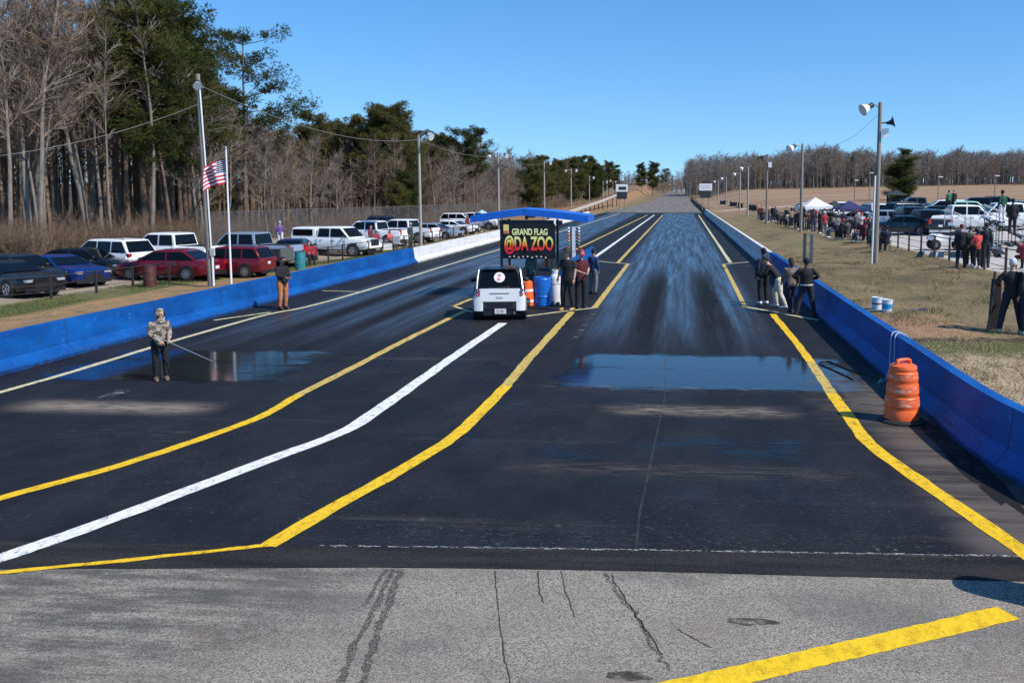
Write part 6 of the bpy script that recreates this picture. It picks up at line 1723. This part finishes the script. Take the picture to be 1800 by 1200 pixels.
# dense leafless woods on the left
EDGE = [(55, -47), (78, -42), (95, -37.5), (110, -33.5), (150, -29.5), (220, -27), (320, -25.5), (430, -22)]
def edge_x(y):
    for (a, b2), (c2, d) in zip(EDGE, EDGE[1:]):
        if y <= c2: return b2 + (d - b2) * (y - a) / (c2 - a)
    return EDGE[-1][1]
def toppx(px):   # skyline of the left woods
    tab = [(-200, -120), (250, -110), (330, 60), (400, 150), (470, 205), (520, 222), (600, 226), (700, 240), (800, 243), (900, 268), (1000, 288), (1080, 300), (1200, 306)]
    return interp(tab, px)
NTREE = 0; att = 0
while NTREE < 215 and att < 4000:
    att += 1
    y = 60 + 330 * RT.random() ** 1.9; dx = RT.random() ** 1.3 * (34 if y < 130 else 22)
    x = edge_x(y) - 1 - dx
    v = Vector((x, y, 0)) - CAM; dpt = v.dot(FWD); px = PX + v.dot(RGT) / dpt * F
    if px < -170 or px > 1095: continue
    tp = toppx(px) + RT.uniform(-14, 42) + (30 if RT.random() < .3 else 0)
    z = terrain(x, y); h = pt_at(px, tp, y).z - z
    if px < 330: h = min(h, RT.uniform(20, 28)) if y > 70 else RT.uniform(17, 23)
    if h < 4 or h > 30: continue
    if h > 15: key = ('bare', RT.randrange(6)) if RT.random() < .72 else ('sap', RT.randrange(3))
    elif h > 11: key = RT.choice([('bare', RT.randrange(6)), ('small', RT.randrange(4)), ('small', RT.randrange(4))])
    else: key = ('small', RT.randrange(4))
    tree(key, x, y, h, 'leafless tree in the dense brown woods left of the track', 'leafless woods on the left', RT); NTREE += 1
# evergreen mixed in deep on the left
for px, y, top in ((282, 81, 10), (318, 83, 25), (350, 86, 95), (240, 82, 30), (300, 76, 120), (335, 78, 150), (268, 74, 90), (385, 92, 150)):
    tpx(('pine', RT.randrange(3)), px, y, top, 'dark pine massed behind the utility pole at the upper left', 'pines massed at the upper left')
for px, y, top in ((30, 100, 40), (90, 104, 60), (150, 99, 20), (185, 106, 90), (280, 108, 60), (60, 112, 120)):
    tpx(('pine', RT.randrange(3)), px, y, top, 'dark pine deep among the leafless trees at the upper left', 'pines deep in the left woods')
# leafless tree line beyond the field on the right
px = 1214; n = 0
while px < 1830:
    y = 330 + RT.uniform(-12, 40) + (60 if px < 1260 else 0)
    top = interp([(1200, 286), (1216, 272), (1260, 268), (1340, 266), (1410, 258), (1440, 250), (1480, 258), (1560, 266), (1660, 262), (1740, 264), (1830, 258)], px) + RT.uniform(-5, 10) + 9 * noise.noise((px * .03, 0, 3))
    tpx(('small', RT.randrange(4)) if RT.random() < .75 else ('bare', RT.randrange(6)), px, y, top, 'leafless grey tree in the line beyond the field on the right', 'leafless tree line on the right'); px += RT.uniform(5, 9); n += 1
for px, top in ((1590, 262), (1445, 262), (1330, 275), (1505, 268)):
    tpx(('low', 0), px, 352, top, 'dark evergreen poking out of the far right tree line', 'evergreens in the right tree line')
# trees closing the far end of the road
px = 1085
while px < 1222:
    tpx(('small', RT.randrange(4)), px, 560 + RT.uniform(0, 60), 306 + RT.uniform(-8, 10), 'small hazy leafless tree at the far end of the road', 'leafless trees at the far end of the road'); px += RT.uniform(5, 8)
px = 1072
while px < 1216:
    tpx(('small', RT.randrange(4)), px, 440 + RT.uniform(0, 70) if px < 1150 or px > 1212 else 640, 303 + RT.uniform(-8, 12), 'small hazy leafless tree at the far end of the road', 'leafless trees at the far end of the road'); px += RT.uniform(5, 9)
# masses nobody could count: deep wood, far wood, brush
def wood_mass(name, spots, label, m, tw=34, seed=3, fat=1.0):
    rg = random.Random(seed); mb = MB()
    for x, y, h in spots:
        z = terrain(x, y) - .2; b = Vector((x, y, z)); t = b + Vector((rg.gauss(0, .4), rg.gauss(0, .4), h)); r = h * .009 + .02
        mb.tube([b, b.lerp(t, .5) + Vector((rg.gauss(0, .15), rg.gauss(0, .15), 0)), t], [r, r * .7, r * .15], 4, caps=False)
        for _ in range(tw):
            q = b.lerp(t, rg.uniform(.25, .97)); L = h * rg.uniform(.06, .17)
            d = Vector((rg.gauss(0, 1), rg.gauss(0, 1), rg.uniform(.3, 1.6))).normalized(); e = q + d * L
            strip(mb, q, e, (h * .0022 + .010) * fat)
            for _k in range(2):
                w_ = q.lerp(e, rg.uniform(.35, .9)); strip(mb, w_, w_ + rnd_dir(rg, d, .8) * L * .6, (h * .0014 + .007) * fat)
    o = mb.build(name, m, smooth=False, fix=False); return tag(o, label, 'woods', kind='stuff')
sp = []
while len(sp) < 1350:
    y = 58 + 330 * RT.random() ** 1.6; x = edge_x(y) - 8 - RT.random() * 60
    v = Vector((x, y, 0)) - CAM; px = PX + v.dot(RGT) / v.dot(FWD) * F
    if px < -150 or px > 1100: continue
    h = pt_at(px, toppx(px) + RT.uniform(4, 50), y).z - terrain(x, y)
    if px < 330: h = RT.uniform(11, 19)
    sp.append((x, y, max(4, min(h, 22))))
wood_mass('deep_woods', sp, 'deep mass of leafless stems filling the woods on the left', twig_b)
sp = []
while len(sp) < 2600:
    px = RT.uniform(1205, 1850); y = 335 + RT.random() * 75 + (60 if px < 1260 else 0); b = col_at(px, y, 320)
    top = interp([(1200, 292), (1216, 280), (1340, 274), (1440, 260), (1560, 272), (1660, 268), (1850, 264)], px) + RT.uniform(-2, 16) + 9 * noise.noise((px * .03, 0, 3))
    sp.append((b.x, y, max(3, pt_at(px, top, y).z - b.z)))
wood_mass('far_woods', sp, 'long grey-brown mass of leafless woods beyond the field on the right', mat('twigs_far', (.20, .18, .165), .9, var=.35, scale=.06), 26, 5, 1.8)
sp = []
while len(sp) < 420:
    px = RT.uniform(1070, 1225); y = 520 + RT.random() * 120; b = col_at(px, y, 335)
    sp.append((b.x, y, max(3, pt_at(px, 312 + RT.uniform(-4, 16), y).z - b.z)))
wood_mass('end_woods', sp, 'low dark woods closing off the far end of the road', twig_b, 22, 6, 2.4)
def brush(name, n, fn, m, label, hmin, hmax, seed=9):
    rg = random.Random(seed); mb = MB(); i = 0
    while i < n:
        q = fn(rg)
        if q is None: continue
        x, y = q; b = Vector((x, y, terrain(x, y) - .05)); h = rg.uniform(hmin, hmax) * rg.uniform(.5, 1)
        d = Vector((rg.gauss(0, .35), rg.gauss(0, .35), 1)).normalized(); e = b + d * h; strip(mb, b, e, .016)
        for _ in range(5):
            w_ = b.lerp(e, rg.uniform(.2, .95)); strip(mb, w_, w_ + rnd_dir(rg, d, .8) * h * rg.uniform(.2, .4), .011)
        i += 1
    return tag(mb.build(name, m, smooth=False, fix=False), label, 'brush', kind='stuff')
def f_edge(rg):
    y = 58 + 150 * rg.random() ** 1.5; x = edge_x(y) + 2.5 - abs(rg.gauss(0, 5)); 
    return (x, y) if noise.noise((x * .12, y * .12, 5)) > -.25 else None
brush('underbrush', 9500, f_edge, mat('brush_brown', (.13, .08, .05), .9, color2=(.21, .145, .095), scale=.4), 'tangled reddish brown brush along the foot of the left woods', 1.0, 3.3)
def f_far(rg):
    y = 130 + 230 * rg.random(); x = edge_x(y) + 1.5 + rg.random() * 3; return (x, y)
brush('bank_brush', 1500, f_far, MATS['brush_brown'], 'brown brush on the far left bank beyond the guard rail', .4, 1.4, 11)
# dry grass on the banks
def grass(name, n, fn, m, label, hmin, hmax, seed, wd=.006):
    rg = random.Random(seed); mb = MB(); i = 0
    while i < n:
        q = fn(rg)
        if q is None: continue
        x, y = q; z = terrain(x, y) - .006; h = rg.uniform(hmin, hmax); a = rg.uniform(0, 6.28); k = len(mb.v)
        mb.v += [(x - wd * math.cos(a), y - wd * math.sin(a), z), (x + wd * math.cos(a), y + wd * math.sin(a), z), (x + rg.gauss(0, h * .6), y + rg.gauss(0, h * .6), z + h)]; mb.face((k, k + 1, k + 2)); i += 1
    return tag(mb.build(name, m, smooth=False, fix=False), label, 'grass', kind='stuff')
def f_r(rg):
    y = 9 + 42 * rg.random() ** 1.5; x = xright(y) + .62 + rg.random() * (7.4 if y > 14 else 3.5); return (x, y)
grass('dry_grass', 30000, f_r, mat('dry_blades', (.16, .12, .06), .9, color2=(.30, .235, .125), scale=.7), 'short dry grass on the bank behind the right barrier', .02, .07, 3)
def f_t(rg):
    y = 10 + 45 * rg.random() ** 1.3; x = xright(y) + .65 + rg.random() * 7.2
    if noise.noise((x * .9, y * .6, 12)) < .22: return None
    return (x + rg.gauss(0, .04), y + rg.gauss(0, .04))
grass('grass_tufts', 9000, f_t, mat('tuft_blades', (.13, .10, .045), .9, color2=(.34, .27, .14), scale=.9), 'taller tufts of dead grass on the bank behind the right barrier', .07, .2, 8, .008)
def f_g(rg):
    y = 9 + 34 * rg.random() ** 1.4; x = xright(y) + .62 + rg.random() * 6; return (x, y) if noise.noise((x * .55, y * .3, 7)) > .12 else None
grass('green_grass', 5000, f_g, mat('green_blades', (.05, .075, .018), .9, color2=(.12, .14, .04), scale=.8), 'patches of green grass on the bank behind the right barrier', .03, .08, 4)
def f_l(rg):
    y = 17 + 45 * rg.random() ** 1.4; x = -23.8 + 3.8 * sst(38, 56, y) - .9 + rg.random() * 2.4; return (x, y) if noise.noise((x * .4, y * .25, 2)) > -.15 else None
grass('verge_grass', 14000, f_l, MATS['green_blades'], 'green grass strip along the low rail fence on the left', .04, .13, 5, .009)
def f_s(rg):
    y = 10 + 12 * rg.random(); x = xright(y) + .62 + rg.random() * 2.6; return (x, y) if noise.noise((x * .7, y * .5, 9)) > -.2 else None
grass('straw_litter', 6000, f_s, mat('straw', (.42, .31, .18), .9, color2=(.58, .46, .30), scale=2), 'pale straw litter on the bare soil behind the near right barrier', .01, .035, 6, .012)
